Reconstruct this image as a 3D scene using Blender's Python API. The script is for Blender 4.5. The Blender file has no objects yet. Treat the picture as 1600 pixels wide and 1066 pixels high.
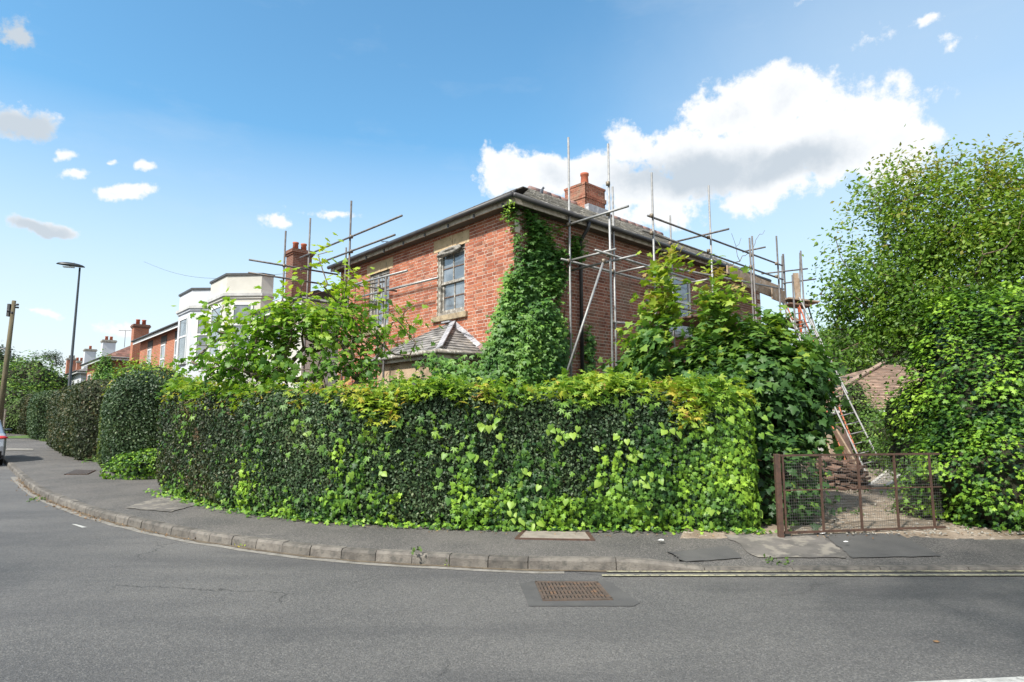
import bpy, math, random
import numpy as np
from mathutils import Vector, Matrix, noise
random.seed(7); rng = np.random.default_rng(7)
SC = bpy.context.scene; COL = SC.collection
# ------------------------------------------------------------------ camera
FPX, PITCH, CAMH = 940.0, math.radians(7.0), 1.6
cam = bpy.data.cameras.new('camera'); cam.sensor_width = 36; cam.lens = 36*FPX/1600; cam.clip_end = 3000; cam.clip_start = .05
co = bpy.data.objects.new('camera', cam); COL.objects.link(co)
co.location = (0, 0, CAMH); co.rotation_euler = (math.pi/2+PITCH, 0, 0); SC.camera = co
# ------------------------------------------------------------------ light
SUN_AZ, SUN_EL = math.radians(-140), math.radians(47)      # azimuth from +Y towards +X
SUN_STR, SKY_STR, EXPOSURE = 2.1, 0.15, 1.80
SC.view_settings.view_transform = 'Standard'; SC.view_settings.look = 'None'
SC.view_settings.exposure = EXPOSURE; SC.view_settings.gamma = 1; SC.view_settings.use_curve_mapping = False
sd = Vector((math.sin(SUN_AZ)*math.cos(SUN_EL), math.cos(SUN_AZ)*math.cos(SUN_EL), math.sin(SUN_EL)))
sl = bpy.data.lights.new('sun', 'SUN'); sl.energy = SUN_STR; sl.angle = math.radians(2.2); sl.color = (1, .955, .88)
so = bpy.data.objects.new('sun', sl); COL.objects.link(so); so.rotation_euler = (-sd).to_track_quat('-Z', 'Y').to_euler(); so.location = (0, 0, 60)
SC.cycles.max_bounces = 8; SC.cycles.diffuse_bounces = 3; SC.cycles.transparent_max_bounces = 8
SC.cycles.use_denoising = True; SC.cycles.sample_clamp_indirect = 8

W = bpy.data.worlds.new('World'); SC.world = W; W.use_nodes = True
nt = W.node_tree; nt.nodes.clear()
class G:
    """tiny node helper"""
    def __init__(s, nt): s.nt = nt
    def n(s, t, **k):
        o = s.nt.nodes.new(t)
        for a, b in k.items(): setattr(o, a, b)
        return o
    def l(s, a, b): s.nt.links.new(a, b)
    def put(s, sock, v):
        if isinstance(v, bpy.types.NodeSocket): s.l(v, sock)
        else: sock.default_value = v
    def m(s, op, a, b=None, c=None, clamp=False):
        o = s.n('ShaderNodeMath', operation=op); o.use_clamp = clamp
        s.put(o.inputs[0], a)
        if b is not None: s.put(o.inputs[1], b)
        if c is not None: s.put(o.inputs[2], c)
        return o.outputs[0]
    def v(s, op, a, b=None):
        o = s.n('ShaderNodeVectorMath', operation=op); s.put(o.inputs[0], a)
        if b is not None: s.put(o.inputs[1], b)
        return o.outputs['Value'] if op in ('LENGTH', 'DOT_PRODUCT', 'DISTANCE') else o.outputs[0]
    def noise(s, vec, scale, detail=4, rough=.55, out=0, **k):
        o = s.n('ShaderNodeTexNoise'); s.put(o.inputs['Vector'], vec); o.inputs['Scale'].default_value = scale
        o.inputs['Detail'].default_value = detail; o.inputs['Roughness'].default_value = rough
        for a, b in k.items(): o.inputs[a].default_value = b
        return o.outputs[out]
    def mix(s, f, a, b, mode='MIX'):
        o = s.n('ShaderNodeMix', data_type='RGBA', blend_type=mode); s.put(o.inputs[0], f)
        for i, v in ((6, a), (7, b)):
            if isinstance(v, tuple) and len(v) == 3: v = v+(1,)
            s.put(o.inputs[i], v)
        return o.outputs[2]
    def ramp(s, f, stops, interp='LINEAR'):
        o = s.n('ShaderNodeValToRGB'); s.put(o.inputs[0], f); cr = o.color_ramp; cr.interpolation = interp
        while len(cr.elements) < len(stops): cr.elements.new(.5)
        for e, (p, c) in zip(cr.elements, stops):
            e.position = p; e.color = (c if len(c) == 4 else tuple(c)+(1,)) if not isinstance(c, (int, float)) else (c, c, c, 1)
        return o.outputs[0]
    def mr(s, v, a, b, c=0, d=1, sm=False):
        o = s.n('ShaderNodeMapRange'); o.clamp = True
        if sm: o.interpolation_type = 'SMOOTHSTEP'
        s.put(o.inputs[0], v)
        for i, x in enumerate((a, b, c, d)): o.inputs[i+1].default_value = x
        return o.outputs[0]
g = G(nt)
sky = g.n('ShaderNodeTexSky', sky_type='NISHITA'); sky.sun_disc = False
sky.sun_elevation = SUN_EL; sky.sun_rotation = SUN_AZ; sky.air_density = 1.15; sky.dust_density = 0.5; sky.ozone_density = 2.2
tc = g.n('ShaderNodeTexCoord').outputs['Generated']
sep = g.n('ShaderNodeSeparateXYZ'); g.l(tc, sep.inputs[0])
X_, Y_, Z_ = sep.outputs
az = g.m('ARCTAN2', X_, Y_); el = g.m('ARCSINE', Z_)
cmb = g.n('ShaderNodeCombineXYZ'); g.l(az, cmb.inputs[0]); g.l(el, cmb.inputs[1]); AE = cmb.outputs[0]
def azel(x, y):
    u, v = (x-800)/FPX, (533-y)/FPX
    Y = math.cos(PITCH)-v*math.sin(PITCH); Z = math.sin(PITCH)+v*math.cos(PITCH)
    return math.atan2(u, Y), math.atan2(Z, math.hypot(u, Y))
warp = g.noise(AE, 5.0, 5, .6, out=1)
wv = g.v('MULTIPLY', g.v('SUBTRACT', warp, (.5, .5, .5)), (.16, .10, 0))
AEW = g.v('ADD', AE, wv)
# cumulus (pixel x, y of centre, half width, half height, weight)
blobs = [(1170, 235, 290, 85, 1), (1215, 165, 90, 78, 1), (985, 222, 62, 42, 1), (850, 270, 110, 50, 1), (1340, 225, 130, 72, 1), (1215, 285, 100, 55, 1),
         (1030, 330, 110, 48, .75), (1100, 250, 140, 60, 1), (1452, 40, 44, 15, .5), (1498, 78, 34, 26, .5), (930, 262, 90, 48, .95), (1140, 175, 90, 70, .9), (1385, 240, 110, 66, .95), (1010, 290, 130, 50, .9), (1250, 8, 45, 16, .5), (1370, 60, 50, 30, .34),
         (205, 305, 46, 20, .78), (108, 235, 40, 16, .72), (130, 264, 30, 10, .6), (175, 248, 26, 9, .5), (237, 267, 22, 13, .62),
         (20, 180, 110, 34, .62), (15, 50, 60, 45, .6), (75, 344, 62, 16, .72), (447, 353, 30, 14, .68), (520, 342, 60, 12, .55), (170, 497, 55, 16, .5), (72, 484, 26, 9, .42),
         (-420, 120, 260, 90, .8), (1990, 330, 260, 90, .9), (300, -420, 300, 60, .7), (1330, -400, 260, 60, .8)]
f = None
for (x, y, hx, hy, w) in blobs:
    a0, e0 = azel(x, y); a1, _ = azel(x+hx, y); a2, _ = azel(x-hx, y); _, e1 = azel(x, y-hy)
    ra, re = abs(a1-a2)/2, abs(e1-e0)
    d = g.v('LENGTH', g.v('MULTIPLY', g.v('SUBTRACT', AEW, (a0, e0, 0)), (1/ra, 1/re, 0)))
    q = g.m('MULTIPLY', g.m('SUBTRACT', 1.15, d), w)
    f = q if f is None else g.m('MAXIMUM', f, q)
# unseen cloud overhead and behind, made denser to whiten the fill light
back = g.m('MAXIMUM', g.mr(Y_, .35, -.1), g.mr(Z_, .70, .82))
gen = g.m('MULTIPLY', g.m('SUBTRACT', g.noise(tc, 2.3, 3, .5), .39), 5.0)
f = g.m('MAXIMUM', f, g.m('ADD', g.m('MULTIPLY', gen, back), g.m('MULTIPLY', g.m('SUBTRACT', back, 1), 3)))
fb = g.noise(tc, 14.0, 8, .66)
fb2 = g.noise(tc, 55.0, 5, .6)
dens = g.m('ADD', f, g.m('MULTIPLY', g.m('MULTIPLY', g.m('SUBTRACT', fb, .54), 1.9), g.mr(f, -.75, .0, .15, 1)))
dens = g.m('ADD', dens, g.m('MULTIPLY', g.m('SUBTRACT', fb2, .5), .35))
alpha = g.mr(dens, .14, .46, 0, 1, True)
# cloud colour: white crowns, grey-blue in the thick middle and at the base
base = g.mr(g.noise(tc, 5.5, 5, .6), .38, .64, 0, 1, True)
thick = g.m('MULTIPLY', g.mr(dens, .5, 1.25, 0, 1, True), base)
K = .362/SKY_STR
sh = None
for (x, y, hx, hy) in [(1080, 268, 190, 48), (1230, 255, 120, 40), (15, 45, 90, 60), (20, 185, 120, 36), (75, 346, 70, 18)]:
    a0, e0 = azel(x, y); a1, _ = azel(x+hx, y); a2, _ = azel(x-hx, y); _, e1 = azel(x, y-hy)
    q = g.m('SUBTRACT', 1.1, g.v('LENGTH', g.v('MULTIPLY', g.v('SUBTRACT', AEW, (a0, e0, 0)), (2/abs(a1-a2), 1/abs(e1-e0), 0))))
    sh = q if sh is None else g.m('MAXIMUM', sh, q)
thick = g.m('MAXIMUM', g.m('MULTIPLY', thick, .55), g.m('MULTIPLY', g.mr(g.m('ADD', sh, g.m('MULTIPLY', g.m('SUBTRACT', fb, .5), .9)), 0, .8, 0, 1, True), .9))
ccol = g.mix(thick, (.83*K, .84*K, .85*K), (.46*K, .52*K, .58*K))
hz = g.mr(Z_, 0.0, .42)                      # paler towards the horizon
scol = g.mix(g.m('POWER', g.m('SUBTRACT', 1, hz), .92), g.mix(1.0, sky.outputs[0], (.29, .445, .46), 'MULTIPLY'), (.74*K, .76*K, .80*K))
wisp = g.mr(g.noise(g.v('MULTIPLY', AE, (1, 3, 1)), 3.0, 6, .6), .55, .85, 0, .22)
scol = g.mix(wisp, scol, (.62*K, .68*K, .74*K))
a0, e0 = azel(1420, 150); vl = g.m('SUBTRACT', 1.0, g.v('LENGTH', g.v('MULTIPLY', g.v('SUBTRACT', AEW, (a0, e0, 0)), (1.6, 2.4, 0))))
scol = g.mix(g.m('MULTIPLY', g.mr(vl, 0, .9, 0, 1, True), .48), scol, (.60*K, .70*K, .80*K))      # thin veil of high cloud round the cumulus
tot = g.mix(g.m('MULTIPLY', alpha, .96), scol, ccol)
below = g.mr(Z_, -.02, 0.0)
tot = g.mix(below, (.12*K, .13*K, .12*K), tot)
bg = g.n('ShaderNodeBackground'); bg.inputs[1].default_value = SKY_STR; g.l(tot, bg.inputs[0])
wo = g.n('ShaderNodeOutputWorld'); g.l(bg.outputs[0], wo.inputs[0])
W.cycles.sampling_method = 'MANUAL'; W.cycles.sample_map_resolution = 1024

# ------------------------------------------------------------------ coordinates
def ray(x, y):
    u, v = (x-800)/FPX, (533-y)/FPX
    return Vector((u, math.cos(PITCH)-v*math.sin(PITCH), math.sin(PITCH)+v*math.cos(PITCH)))
def at(x, y, Y):                       # point seen at photo pixel x, y standing Y metres in front of the camera
    d = ray(x, y); return Vector((0, 0, CAMH))+d*(Y/d.y)
def gp(x, y, z=0.0):                   # point seen at that pixel on the level z
    d = ray(x, y); return Vector((0, 0, CAMH))+d*((z-CAMH)/d.z)
A_ = math.radians(42.5)
UL = Vector((-math.sin(A_), math.cos(A_), 0)); UR = Vector((math.cos(A_), math.sin(A_), 0))
C0 = Vector((.04, 12.0, 0))            # street corner of the brick house
def HF(s, t, z=0.0): return C0+UL*s+UR*t+Vector((0, 0, z))
def onS(x, y, s):                      # pixel -> point on the vertical plane s = const (parallel to the side wall)
    d = ray(x, y); o = Vector((0, 0, CAMH)); k = (s-(o-C0).dot(UL))/d.dot(UL); return o+d*k
def onT(x, y, t):                      # the same on a plane parallel to the street wall
    d = ray(x, y); o = Vector((0, 0, CAMH)); k = (t-(o-C0).dot(UR))/d.dot(UR); return o+d*k
def st(p): q = p-C0; return q.dot(UL), q.dot(UR)

# ------------------------------------------------------------------ materials
MATS = {}
def _rnd(g):
    a = g.n('ShaderNodeAttribute', attribute_type='GEOMETRY', attribute_name='rnd').outputs['Fac']
    b = g.n('ShaderNodeAttribute', attribute_type='OBJECT', attribute_name='rnd').outputs['Fac']
    return g.m('ADD', a, b)
def newmat(name):
    m = bpy.data.materials.new(name); m.use_nodes = True; m.node_tree.nodes.clear(); return m, G(m.node_tree)
def finish(g, col, rough=.8, metal=0., bump=None, bd=.01, trans=0., spec=.5, coat=0, sheen=0):
    p = g.n('ShaderNodeBsdfPrincipled'); g.put(p.inputs['Base Color'], col if isinstance(col, bpy.types.NodeSocket) else tuple(col)+(1,))
    g.put(p.inputs['Roughness'], rough); p.inputs['Metallic'].default_value = metal; p.inputs['Specular IOR Level'].default_value = spec
    p.inputs['Coat Weight'].default_value = coat; p.inputs['Coat Roughness'].default_value = .05
    if bump is not None:
        b = g.n('ShaderNodeBump'); b.inputs['Distance'].default_value = bd; g.l(bump, b.inputs['Height']); g.l(b.outputs[0], p.inputs['Normal'])
    o = g.n('ShaderNodeOutputMaterial')
    if trans:
        t = g.n('ShaderNodeBsdfTranslucent'); g.l(g.mix(1, col, (1.15, 1.25, .55), 'MULTIPLY'), t.inputs[0])
        mx = g.n('ShaderNodeMixShader'); mx.inputs[0].default_value = trans; g.l(p.outputs[0], mx.inputs[1]); g.l(t.outputs[0], mx.inputs[2]); g.l(mx.outputs[0], o.inputs[0])
    else: g.l(p.outputs[0], o.inputs[0])
def mat(name, c1, c2=None, scale=3., rough=.8, metal=0., bump=.0, bscale=40., rnd=0., spec=.4, c3=None, s3=1., stretch=None, lo=.38, hi=.62, lo3=.55, hi3=.7, coat=0):
    m, g = newmat(name); pos = g.n('ShaderNodeNewGeometry').outputs['Position']
    if stretch: pos = g.v('MULTIPLY', pos, stretch)
    n = g.mr(g.noise(pos, scale, 6, .62), lo, hi)
    col = g.mix(n, c1, c2 or c1)
    if c3: col = g.mix(g.mr(g.noise(pos, s3, 5, .6), lo3, hi3), col, c3)
    if rnd:
        r = _rnd(g); col = g.mix(1.0, col, g.ramp(r, [(0, (1-rnd)), (1, (1+rnd))]), 'MULTIPLY')
    b = g.noise(pos, bscale, 5, .6) if bump else None
    finish(g, col, rough, metal, b, bump, spec=spec, coat=coat); MATS[name] = m; return m
def leafmat(name, stops, rough=.45, trans=.3, spec=.4, nscale=2.5, dead=None):
    m, g = newmat(name); pos = g.n('ShaderNodeNewGeometry').outputs['Position']
    r = g.m('ADD', _rnd(g), g.m('MULTIPLY', g.m('SUBTRACT', g.noise(pos, nscale, 3), .5), .35), clamp=True)
    col = g.ramp(r, stops)
    if dead: col = g.mix(g.mr(g.noise(pos, 1.7, 3), dead[0], dead[0]+.08), col, dead[1])
    finish(g, col, rough, 0, None, 0, trans, spec); MATS[name] = m; return m
def brickmat(name, stops, dirt, dirtlo=.5, pale=(.55, .42, .36), palelo=.62):
    m, g = newmat(name); pos = g.n('ShaderNodeNewGeometry').outputs['Position']
    r = _rnd(g); col = g.ramp(r, stops)
    col = g.mix(g.m('MULTIPLY', g.mr(g.noise(pos, 38, 5), .4, .75), .5), col, (.11, .045, .03))
    col = g.mix(g.m('MULTIPLY', g.mr(g.noise(pos, .9, 5, .65), palelo, palelo+.15), .55), col, pale)
    col = g.mix(g.m('MULTIPLY', g.mr(g.noise(g.v('MULTIPLY', pos, (1, 1, .55)), 1.1, 6, .7, Distortion=.6), dirtlo, dirtlo+.2), .75), col, dirt)
    finish(g, col, .88, 0, g.noise(pos, 70, 5), .004, spec=.25); MATS[name] = m; return m
def farbrick(name, c1, c2, mort):
    m, g = newmat(name); pos = g.n('ShaderNodeNewGeometry').outputs['Position']
    a = g.v('DOT_PRODUCT', pos, tuple(UL+UR)); sp = g.n('ShaderNodeSeparateXYZ'); g.l(pos, sp.inputs[0])
    cb = g.n('ShaderNodeCombineXYZ'); g.l(a, cb.inputs[0]); g.l(sp.outputs[2], cb.inputs[1])
    b = g.n('ShaderNodeTexBrick'); g.l(cb.outputs[0], b.inputs[0]); b.inputs['Scale'].default_value = 1
    b.inputs['Brick Width'].default_value = .225; b.inputs['Row Height'].default_value = .075; b.inputs['Mortar Size'].default_value = .007
    for i, c in zip((1, 2, 3), (c1, c2, mort)): b.inputs[i].default_value = c+(1,)
    col = g.mix(g.mr(g.noise(pos, .8, 5), .5, .75, 0, .5), b.outputs[0], (.14, .08, .055))
    finish(g, col, .9, spec=.2); MATS[name] = m; return m
def build_mats():
    # asphalt
    m, g = newmat('road_asphalt'); pos = g.n('ShaderNodeNewGeometry').outputs['Position']
    big = g.mr(g.noise(pos, .35, 6, .6), .35, .68); agg = g.noise(pos, 95, 3, .7)
    col = g.mix(big, (.092, .090, .088), (.146, .140, .132))
    v = g.n('ShaderNodeTexVoronoi'); g.l(pos, v.inputs[0]); v.inputs['Scale'].default_value = 105
    sp = g.ramp(g.n('ShaderNodeSeparateColor').outputs[0], [(0, 0), (1, 1)])
    sc = g.n('ShaderNodeSeparateColor'); g.l(v.outputs['Color'], sc.inputs[0])
    col = g.mix(g.mr(sc.outputs[0], .5, 1, 0, .42), col, (.30, .29, .27))
    col = g.mix(g.mr(sc.outputs[1], .55, 1, 0, .5), col, (.03, .03, .032))
    col = g.mix(g.mr(g.noise(g.v('MULTIPLY', pos, (.22, 1.1, 1)), .9, 6, .65), .46, .7, 0, .6), col, (.055, .055, .058))
    col = g.mix(g.mr(g.noise(pos, 6, 6, .7), .66, .74, 0, .35), col, (.2, .19, .17))
    # a few thin cracks
    cr = g.n('ShaderNodeTexVoronoi', feature='DISTANCE_TO_EDGE'); cr.inputs['Scale'].default_value = .42
    g.l(g.v('ADD', pos, g.v('MULTIPLY', g.noise(pos, 2.2, 5, .6, out=1), (.55, .55, 0))), cr.inputs[0])
    ck = g.m('MULTIPLY', g.mr(cr.outputs[0], .0, .006, 1, 0), g.mr(g.noise(pos, .45, 2), .52, .6))
    col = g.mix(g.m('MULTIPLY', ck, .7), col, (.02, .02, .02))
    finish(g, col, g.mr(agg, .3, .7, .62, .9), 0, g.m('ADD', agg, g.m('MULTIPLY', g.noise(pos, 30, 4), .5)), .012, spec=.45); MATS['road'] = m
    m, g = newmat('pavement_asphalt'); pos = g.n('ShaderNodeNewGeometry').outputs['Position']
    col = g.mix(g.mr(g.noise(pos, .9, 6, .65), .38, .62), (.072, .070, .068), (.12, .112, .104))
    v = g.n('ShaderNodeTexVoronoi'); g.l(pos, v.inputs[0]); v.inputs['Scale'].default_value = 110
    sc = g.n('ShaderNodeSeparateColor'); g.l(v.outputs['Color'], sc.inputs[0])
    col = g.mix(g.mr(sc.outputs[0], .5, 1, 0, .7), col, (.24, .225, .205)); col = g.mix(g.mr(sc.outputs[1], .6, 1, 0, .6), col, (.02, .02, .02))
    wn = g.mr(g.noise(g.v('MULTIPLY', pos, (1, 1.6, 1)), 2.6, 7, .72), .58, .66, 0, .5)
    wreg = g.mr(g.noise(pos, .33, 2), .5, .6)
    col = g.mix(g.m('MULTIPLY', wn, wreg), col, (.24, .22, .19))
    finish(g, col, .85, 0, g.noise(pos, 160, 3), .006, spec=.35); MATS['pave'] = m
    mat('patch', (.075, .074, .073), (.10, .098, .094), 2, .85, bump=.006, bscale=160)
    mat('oldpatch', (.155, .143, .13), (.105, .098, .09), 3, .9, bump=.006, bscale=120, c3=(.23, .21, .18), s3=5, lo3=.5, hi3=.6)
    mat('kerb', (.165, .15, .13), (.10, .09, .08), 7, .9, bump=.01, bscale=60, rnd=.22, c3=(.07, .07, .062), s3=14, lo3=.52, hi3=.75)
    mat('channel', (.16, .15, .13), (.25, .235, .21), 8, .9, bump=.006, bscale=80)
    mat('gutterdirt', (.09, .07, .05), (.16, .13, .09), 9, .95, bump=.015, bscale=60)
    mat('soil', (.075, .055, .035), (.12, .09, .06), 2.5, .95, bump=.03, bscale=20)
    mat('ground', (.06, .075, .03), (.10, .09, .05), .3, .95)
    mat('grass', (.05, .10, .02), (.10, .16, .035), 2, .8, bump=.02)
    mat('drive', (.32, .26, .20), (.20, .155, .11), 1.8, .95, bump=.03, bscale=28, c3=(.42, .37, .31), s3=9, lo3=.55, hi3=.62)
    mat('paint_yellow', (.46, .43, .27), (.27, .26, .19), 12, .7, c3=(.1, .1, .09), s3=22, lo3=.5, hi3=.62)
    mat('paint_white', (.50, .50, .47), (.33, .33, .31), 10, .7, c3=(.13, .13, .12), s3=30, lo3=.58, hi3=.7)
    brickmat('brick', [(0, (.27, .085, .05)), (.3, (.37, .12, .068)), (.7, (.45, .16, .088)), (.92, (.42, .19, .12)), (1, (.22, .075, .045))], (.21, .10, .07), .60)
    brickmat('brick_side', [(0, (.20, .075, .05)), (.4, (.36, .135, .085)), (.8, (.42, .18, .12)), (1, (.25, .13, .09))], (.22, .165, .12), .48, (.38, .28, .2), .55)
    mat('mortar', (.74, .67, .58), (.60, .53, .45), 4, .95, bump=.004, bscale=120, c3=(.26, .21, .16), s3=1.4, lo3=.58, hi3=.75)
    mat('render_tan', (.46, .34, .23), (.36, .26, .17), 3, .92, bump=.006, bscale=50, c3=(.2, .15, .1), s3=2)
    mat('stone', (.52, .39, .24), (.42, .31, .18), 5, .9, bump=.006, bscale=60, c3=(.22, .17, .11), s3=9, lo3=.58, hi3=.7)
    mat('stone_dirty', (.40, .32, .21), (.24, .19, .13), 7, .92, bump=.008, bscale=60)
    mat('slate', (.25, .24, .23), (.15, .147, .142), 6, .72, bump=.006, bscale=50, rnd=.38, c3=(.30, .28, .23), s3=5, lo3=.54, hi3=.68)
    mat('slate_pale', (.50, .48, .44), (.34, .32, .29), 6, .78, bump=.006, bscale=50, rnd=.35, c3=(.40, .37, .31), s3=4, lo3=.5, hi3=.66)
    mat('lead', (.36, .36, .38), (.24, .24, .26), 7, .6, bump=.004, bscale=30, c3=(.55, .55, .55), s3=6)
    mat('clay_ridge', (.30, .17, .14), (.2, .15, .15), 6, .8, bump=.005)
    mat('woodgrey', (.30, .275, .24), (.19, .17, .145), 9, .85, bump=.006, bscale=60, stretch=(1, 1, 1), c3=(.46, .44, .40), s3=14, lo3=.5, hi3=.6)
    mat('fascia', (.50, .45, .38), (.36, .31, .25), 6, .85, bump=.005, c3=(.2, .17, .13), s3=8, lo3=.55, hi3=.66)
    mat('gutter', (.035, .035, .04), (.06, .058, .055), 5, .5, spec=.5)
    mat('soffit', (.10, .085, .07), None, 5, .9)
    mat('pipe', (.015, .015, .017), (.03, .03, .032), 5, .35, spec=.5)
    mat('dark', (.012, .012, .012), None, 1, .9)
    mat('rag', (.34, .32, .29), (.22, .21, .19), 12, .95, bump=.02, bscale=30)
    m, g = newmat('glass'); pos = g.n('ShaderNodeNewGeometry').outputs['Position']
    finish(g, g.mix(g.mr(g.noise(pos, 2.2, 4), .42, .6), (.10, .115, .13), (.20, .22, .24)), g.mr(g.noise(pos, 9, 4), .3, .8, .04, .22), 0, g.noise(pos, 3, 2), .012, spec=1.0, coat=1); MATS['glass'] = m
    mat('steel', (.36, .36, .355), (.26, .26, .255), 14, .55, metal=.5, bump=.001, rnd=.15, c3=(.25, .24, .22), s3=5, lo3=.6, hi3=.75)
    mat('steel_dark', (.17, .165, .16), (.11, .10, .095), 9, .6, metal=.4, rnd=.15, c3=(.2, .12, .07), s3=6, lo3=.6, hi3=.72)
    mat('coupler', (.16, .13, .10), (.26, .22, .17), 20, .6, metal=.5)
    mat('timber', (.36, .27, .19), (.24, .175, .12), 5, .85, bump=.005, bscale=60, rnd=.25, c3=(.42, .38, .33), s3=7)
    mat('timber_dark', (.17, .105, .075), (.10, .065, .05), 6, .85, bump=.005, rnd=.25)
    mat('orange', (.42, .10, .035), (.34, .08, .03), 9, .5)
    mat('rust', (.11, .062, .045), (.07, .045, .035), 16, .75, metal=.2, bump=.003, bscale=80, c3=(.13, .07, .045), s3=24)
    mat('iron', (.17, .125, .10), (.12, .095, .08), 16, .6, metal=.45, bump=.004, bscale=60, c3=(.30, .17, .10), s3=10)
    mat('cream', (.54, .525, .475), (.48, .465, .42), 1.2, .85, c3=(.47, .43, .35), s3=2, lo3=.6, hi3=.85)
    mat('white', (.54, .56, .60), (.48, .50, .53), 1.5, .8)
    mat('upvc', (.66, .66, .65), None, 1, .4, spec=.5)
    mat('cornice', (.50, .50, .49), (.38, .38, .37), 3, .8)
    mat('tile_brown', (.22, .105, .08), (.14, .075, .06), 4, .85, rnd=.35, c3=(.25, .2, .15), s3=3)
    mat('cover', (.30, .265, .225), (.22, .195, .165), 9, .9, bump=.006, bscale=120)
    mat('tile_weathered', (.36, .25, .19), (.24, .17, .13), 4, .9, rnd=.3, bump=.006, c3=(.17, .13, .09), s3=2.2, lo3=.5, hi3=.7)
    mat('pot', (.42, .12, .06), (.30, .085, .05), 5, .8, bump=.003)
    mat('cement', (.36, .34, .30), (.24, .23, .2), 5, .95, bump=.008, bscale=25)
    mat('lintel_dark', (.085, .075, .07), None, 4, .9)
    farbrick('brick_far', (.42, .13, .06), (.33, .10, .05), (.42, .34, .27))
    farbrick('brick_far_dark', (.20, .08, .05), (.14, .065, .045), (.22, .18, .15))
    mat('lamp_black', (.014, .02, .024), None, 1, .35, spec=.5)
    mat('lens', (.5, .55, .55), None, 1, .2)
    mat('pole_wood', (.15, .125, .075), (.09, .08, .05), 4, .9, bump=.01, stretch=(3, 3, .4), c3=(.08, .11, .035), s3=1.5)
    mat('car_silver', (.46, .50, .56), None, 1, .28, metal=.75, coat=1)
    mat('car_red', (.45, .01, .01), None, 1, .12, coat=1)
    mat('car_glass', (.015, .018, .02), None, 1, .06, spec=.8)
    mat('rubber', (.012, .012, .012), (.02, .02, .02), 9, .85)
    mat('alu', (.22, .22, .22), (.15, .15, .15), 9, .5, metal=.4)
    mat('offwhite', (.48, .46, .42), (.45, .43, .39), 7, .8)
    mat('paper', (.78, .78, .76), None, 3, .8)
    mat('bark', (.16, .115, .08), (.09, .065, .045), 9, .9, bump=.01, bscale=40)
    mat('bark_pale', (.24, .19, .15), (.15, .115, .09), 9, .9, bump=.008, bscale=40)
    mat('twig', (.020, .028, .013), (.038, .038, .02), 6, .95, bump=.02, bscale=30)
    mat('ivytwig', (.02, .028, .012), (.04, .034, .02), 6, .95, bump=.02, bscale=30)
    mat('stem', (.12, .075, .04), (.16, .12, .05), 6, .9)
    mat('bird', (.04, .045, .055), (.09, .10, .12), 25, .6)
    mat('cable', (.05, .05, .05), None, 1, .6)
    # foliage
    leafmat('privet', [(0, (.024, .052, .022)), (.5, (.047, .086, .035)), (.85, (.08, .13, .05)), (1, (.14, .18, .08))], .5, .15, .35, dead=(.68, (.13, .07, .04)))
    leafmat('privet_brown', [(0, (.02, .034, .015)), (.5, (.04, .06, .024)), (.85, (.09, .10, .042)), (1, (.17, .13, .065))], .5, .18, .35, dead=(.63, (.15, .085, .05)))
    leafmat('privet_lime', [(0, (.06, .10, .025)), (.5, (.11, .17, .035)), (1, (.20, .24, .05))], .5, .25)
    leafmat('ivy', [(0, (.022, .07, .016)), (.35, (.065, .155, .022)), (.7, (.16, .31, .03)), (1, (.28, .45, .045))], .5, .25, .35)
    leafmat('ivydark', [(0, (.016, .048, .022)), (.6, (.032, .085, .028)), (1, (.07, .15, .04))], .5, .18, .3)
    leafmat('bind', [(0, (.08, .19, .035)), (.5, (.17, .32, .045)), (1, (.31, .46, .07))], .45, .35)
    leafmat('creeper', [(0, (.06, .16, .03)), (.35, (.18, .32, .04)), (.72, (.36, .46, .05)), (.9, (.50, .42, .07)), (1, (.46, .24, .10))], .5, .38)
    leafmat('wallcreeper', [(0, (.04, .12, .025)), (.4, (.085, .20, .032)), (.8, (.16, .31, .045)), (1, (.24, .38, .05))], .5, .28)
    leafmat('maple', [(0, (.03, .08, .026)), (.3, (.07, .16, .04)), (.55, (.15, .27, .045)), (.85, (.34, .43, .045)), (1, (.36, .26, .09))], .48, .38)
    leafmat('fig', [(0, (.07, .17, .035)), (.35, (.16, .31, .04)), (.7, (.34, .47, .045)), (1, (.54, .58, .07))], .48, .42)
    leafmat('haw', [(0, (.04, .10, .02)), (.4, (.10, .20, .026)), (.8, (.20, .31, .034)), (1, (.29, .27, .055))], .5, .4)
    leafmat('shrub', [(0, (.04, .09, .02)), (.5, (.10, .20, .035)), (1, (.25, .36, .05))], .5, .32)
    leafmat('conifer', [(0, (.05, .08, .035)), (.5, (.11, .15, .065)), (1, (.22, .27, .14))], .6, .2)
    leafmat('fartree', [(0, (.02, .045, .018)), (.5, (.04, .07, .024)), (1, (.08, .12, .04))], .6, .2)
    leafmat('deadleaf', [(0, (.10, .055, .03)), (.5, (.20, .12, .06)), (1, (.34, .22, .11))], .8, .1)
build_mats()

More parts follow.
